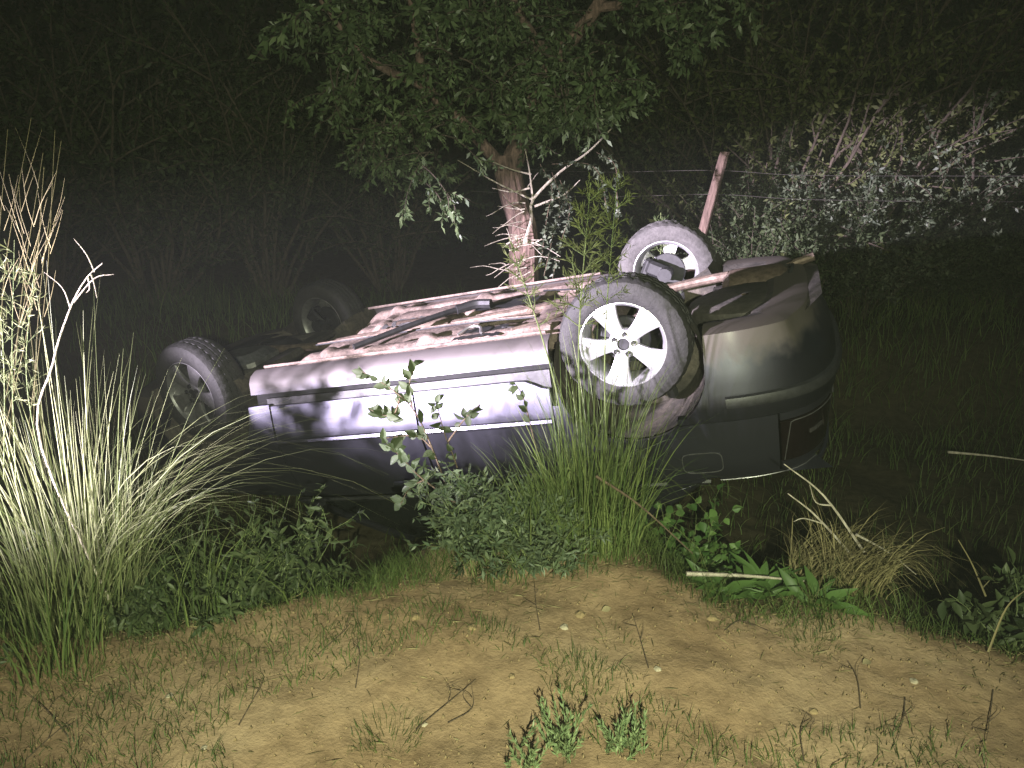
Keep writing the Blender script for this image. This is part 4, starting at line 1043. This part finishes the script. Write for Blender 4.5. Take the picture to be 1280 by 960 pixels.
# fallen wood
def lie(px0, px1, y0, y1, dz=.02):
    a = at_y(*px0, y0); b_ = at_y(*px1, y1); return a, b_
a = at_y(418, 612, 3.75); b_ = at_y(525, 645, 3.45); a.z = ground(a.x, a.y)+.03; b_.z = ground(b_.x, b_.y)+.03
twig('fallen_branch', [a, (a+b_)/2 + Vector((0, .02, .03)), b_], .026, 'thick fallen branch lying in the ditch under the car door', M['twig_brown'], cat='branch', n=9)
a = at_y(858, 717, 2.62); b_ = at_y(1005, 726, 2.62); 
twig('fallen_stick', [a, (a+b_)/2 + Vector((0, 0, .006)), b_], .009, 'straight pale stick lying across the broad leaves', M['twig_pale'], cat='stick')
twig('fallen_stick', [at_y(745,595,2.75), at_y(800,632,2.72), at_y(866,692,2.68)], .006, 'thin stick leaning down from the upright grass clump', M['twig_brown'], cat='stick')
twig('fallen_stick', [at_y(1185,565,4.4), at_y(1240,570,4.4), at_y(1300,578,4.4)], .008, 'thin pale stick lying in the dark beyond the car tail', M['twig_pale'], cat='stick')

# ------------------------------------------------------------------ on the bare bank
def sprigs(x, y, k, hh, label):
    b = G(x, y); t = athing('rosemary_like_weed', b, label, 'weed', 'needle leaved weeds at the bank foot'); ms = MB(); parts = []
    for q in range(k):
        a = rnd.uniform(0, 6.28); c = grow(b + Vector((rnd.gauss(0,.03), rnd.gauss(0,.02), -.01)), (math.cos(a)*.5, math.sin(a)*.5, 1), hh*rnd.uniform(.55, 1.05), 6, .08, -.02)
        ms.tube(c, [.0022]*4 + [.0016, .0012, .001], 4, False)
        P, T = pick(c, 34, .1); D = T*.9 + unit(rng.normal(size=P.shape))*.55; parts.append(leaves(P, D, rng.uniform(.014, .028, len(P)), .0046, .3, .1))
    ms.build('stem', M['stem_green'], t, sharp=None); stuff(np_mesh('foliage', *join(parts), M['leaf_needle'], t))
sprigs(.14, 1.80, 22, .17, 'needle leaved weed with the tallest sprigs on bare soil')
sprigs(.03, 1.74, 9, .12, 'small needle leaved weed beside the tallest sprigs')
sprigs(.31, 1.80, 18, .13, 'spreading needle leaved weed on the right of the tallest sprigs')
for (x, y, n_, lb) in ((-.36, 1.86, 260, 'green grass patch growing on the bare soil'), (.22, 2.12, 190, 'thin green tuft in the middle of the bare bank'), (.36, 2.28, 70, 'sparse dark tuft on the slope of the bare bank'), (1.02, 2.28, 260, 'green tuft below the dry straw tuft'), (.74, 2.42, 90, 'wispy tuft at the edge of the bare mound'), (-1.45, 2.16, 260, 'wide low green patch on the left bank'), (-.05, 2.30, 60, 'few green blades on the upper mound')):
    grass_clump('grass_tuft', G(x, y), n_, (.03, .085), lb, M['turf'], .10, .0032, (.2, 1.0), seg=4, cat='grass tuft', group='small grass tufts on the bank')
TW = [((445,870),(450,840),(447,815)), ((520,910),(560,885),(595,860)), ((560,905),(590,890),(590,868)), ((85,920),(60,890),(30,868)), ((300,920),(320,890),(330,872)), ((1075,890),(1070,860),(1058,840)), ((1130,880),(1128,905),(1120,935)), ((1005,950),(1000,920),(1008,900)), ((810,850),(800,815),(790,785)), ((395,835),(430,808),(440,795)), ((675,800),(670,770),(668,740)), ((905,800),(925,790),(960,805)), ((1240,870),(1235,910),(1230,940)), ((20,955),(60,925),(90,905))]
TWL = ['dark twig standing upright in the bare soil', 'long thin twig lying across the lower bank', 'short twig crossing the long thin one', 'root like twig in the grassy corner of the bank', 'curved twig on the left slope of the bank', 'small dead stem below the pale fallen leaf', 'dark dead stem on the right slope', 'short dead stem at the foot of the right slope', 'dark forked twig on the face of the mound', 'thin twig along the shoulder of the mound', 'twig hanging down the mound below the shrub', 'twig lying by the broad leaves', 'thin dead stem near the bank end', 'bent twig at the foot of the grassy corner']
for pts, lb in zip(TW, TWL):
    q = [at_z(a, b, .0) for a, b in pts]
    q = [Vector((p.x, p.y, ground(p.x, p.y) + .005 + .008*(i == 1) + .012*(i == 2))) for i, p in enumerate(q)]
    fk_ = [[q[1], q[1] + Vector((rnd.uniform(-.05,.05), .03, .02)), q[1] + Vector((rnd.uniform(-.08,.08), .07, .03))], [(q[1]+q[2])/2, (q[1]+q[2])/2 + Vector((rnd.uniform(-.05,.05), -.01, .02)), (q[1]+q[2])/2 + Vector((rnd.uniform(-.07,.07), .02, .03))]]
    twig('dark_twig', q, .0022, lb, M['twig_brown'], fk_, n=5)
def lump(x, y, r, label, mat, name='stone', cat='stone', group=None, flat=.6):
    b = G(x, y); m = MB(); rings = []
    for i in range(7):
        ph = math.pi*i/6; rings.append([b + Vector((r*math.sin(ph)*math.cos(a), r*math.sin(ph)*math.sin(a), r*flat*math.cos(ph)))*(1 + .35*N3(math.cos(a)*1.3+x*9, math.sin(a)*1.3+y*7, ph)) for a in np.linspace(0, 6.283, 10)[:-1]])
    m.loft(rings, True, True); return tag(m.build(name, mat, loc=b, sharp=25), label, cat, group)
for px, py, r, lb, mt in ((212,867,.014,'small pale stone on the left slope of the bank','stone'),(1143,850,.014,'ochre stone on the right slope','stone'),(822,840,.012,'pale chip beside the sparse dark tuft','stone'),(705,785,.016,'pale crumbled stone on the upper mound','stone'),(1018,880,.014,'dark clod on the right slope of the bank','clod'),(725,770,.02,'soil clod near the top of the mound','clod'),(590,790,.018,'soil clod on the left face of the mound','clod'),(640,842,.012,'small clod in the middle of the bank','clod'),(520,775,.02,'soil clod under the weeds on the left mound edge','clod'),(890,775,.022,'soil clod on the right mound edge','clod'),(530,892,.010,'tiny pale pebble near the long thin twig','stone'),(255,935,.010,'tiny pale pebble at the foot of the grassy corner','stone')):
    p = at_z(px, py, .03); lump(p.x, p.y, r, lb, M[mt], 'stone' if mt == 'stone' else 'soil_clod', 'stone' if mt == 'stone' else 'clod')
for px, py, lb in ((1078,832,'pale dead leaf lying under the green tuft'),(752,768,'pale curled leaf on the mound top'),(930,762,'dry leaf by the broad leaved plants')):
    p = at_z(px, py, .03); p.z = ground(p.x, p.y)+.012
    V, F = leaves(np.array([tuple(p)]), np.array([[.8,.4,.1]]), .045, .024, .2, .3, True, np.array([0,-.5,1.])); tag(np_mesh('fallen_leaf', V, F, M['dead_leaf'], loc=tuple(p)), lb, 'leaf')
# fine soil crumbs
B = scatter(3000, (-2.3, 2.4), (1.45, 2.9), lambda x, y: y - crest(x) < .15); n = len(B); B[:, 2] += .012
o4 = np.array([(1,0,-.5),(-.5,.87,-.5),(-.5,-.87,-.5),(0,0,.9)]); sc = rng.uniform(.0025, .008, n)**1.0
V = (B[:, None, :] + (o4[None] + rng.normal(0, .25, (n, 4, 3)))*sc[:, None, None]).reshape(-1, 3)
F = (np.array([(0,1,3),(1,2,3),(2,0,3),(0,2,1)])[None] + (np.arange(n)*4)[:, None, None]).reshape(-1, 3)
tag(np_mesh('soil_crumbs', V, F, M['clod']), 'fine crumbs of loose soil on the bank', 'soil', kind='stuff')

# ------------------------------------------------------------------ haze volume added to lift the blacks to a milky veil
hz = MB().box((0, 0, 8.0), (1100, 1100, 24.0)); HM = bpy.data.materials.new('veil_haze'); HM.use_nodes = True; hn = HM.node_tree
hn.nodes.remove(hn.nodes['Principled BSDF']); pv = hn.nodes.new('ShaderNodeVolumePrincipled'); pv.inputs['Color'].default_value = (.9, .95, .88, 1)
pv.inputs['Density'].default_value = .0026; pv.inputs['Anisotropy'].default_value = .1
hn.links.new(pv.outputs[0], hn.nodes['Material Output'].inputs['Volume'])
tag(hz.build('haze', HM, smooth=False), 'thin haze added over the whole place to lift the darks', 'haze', kind='stuff')
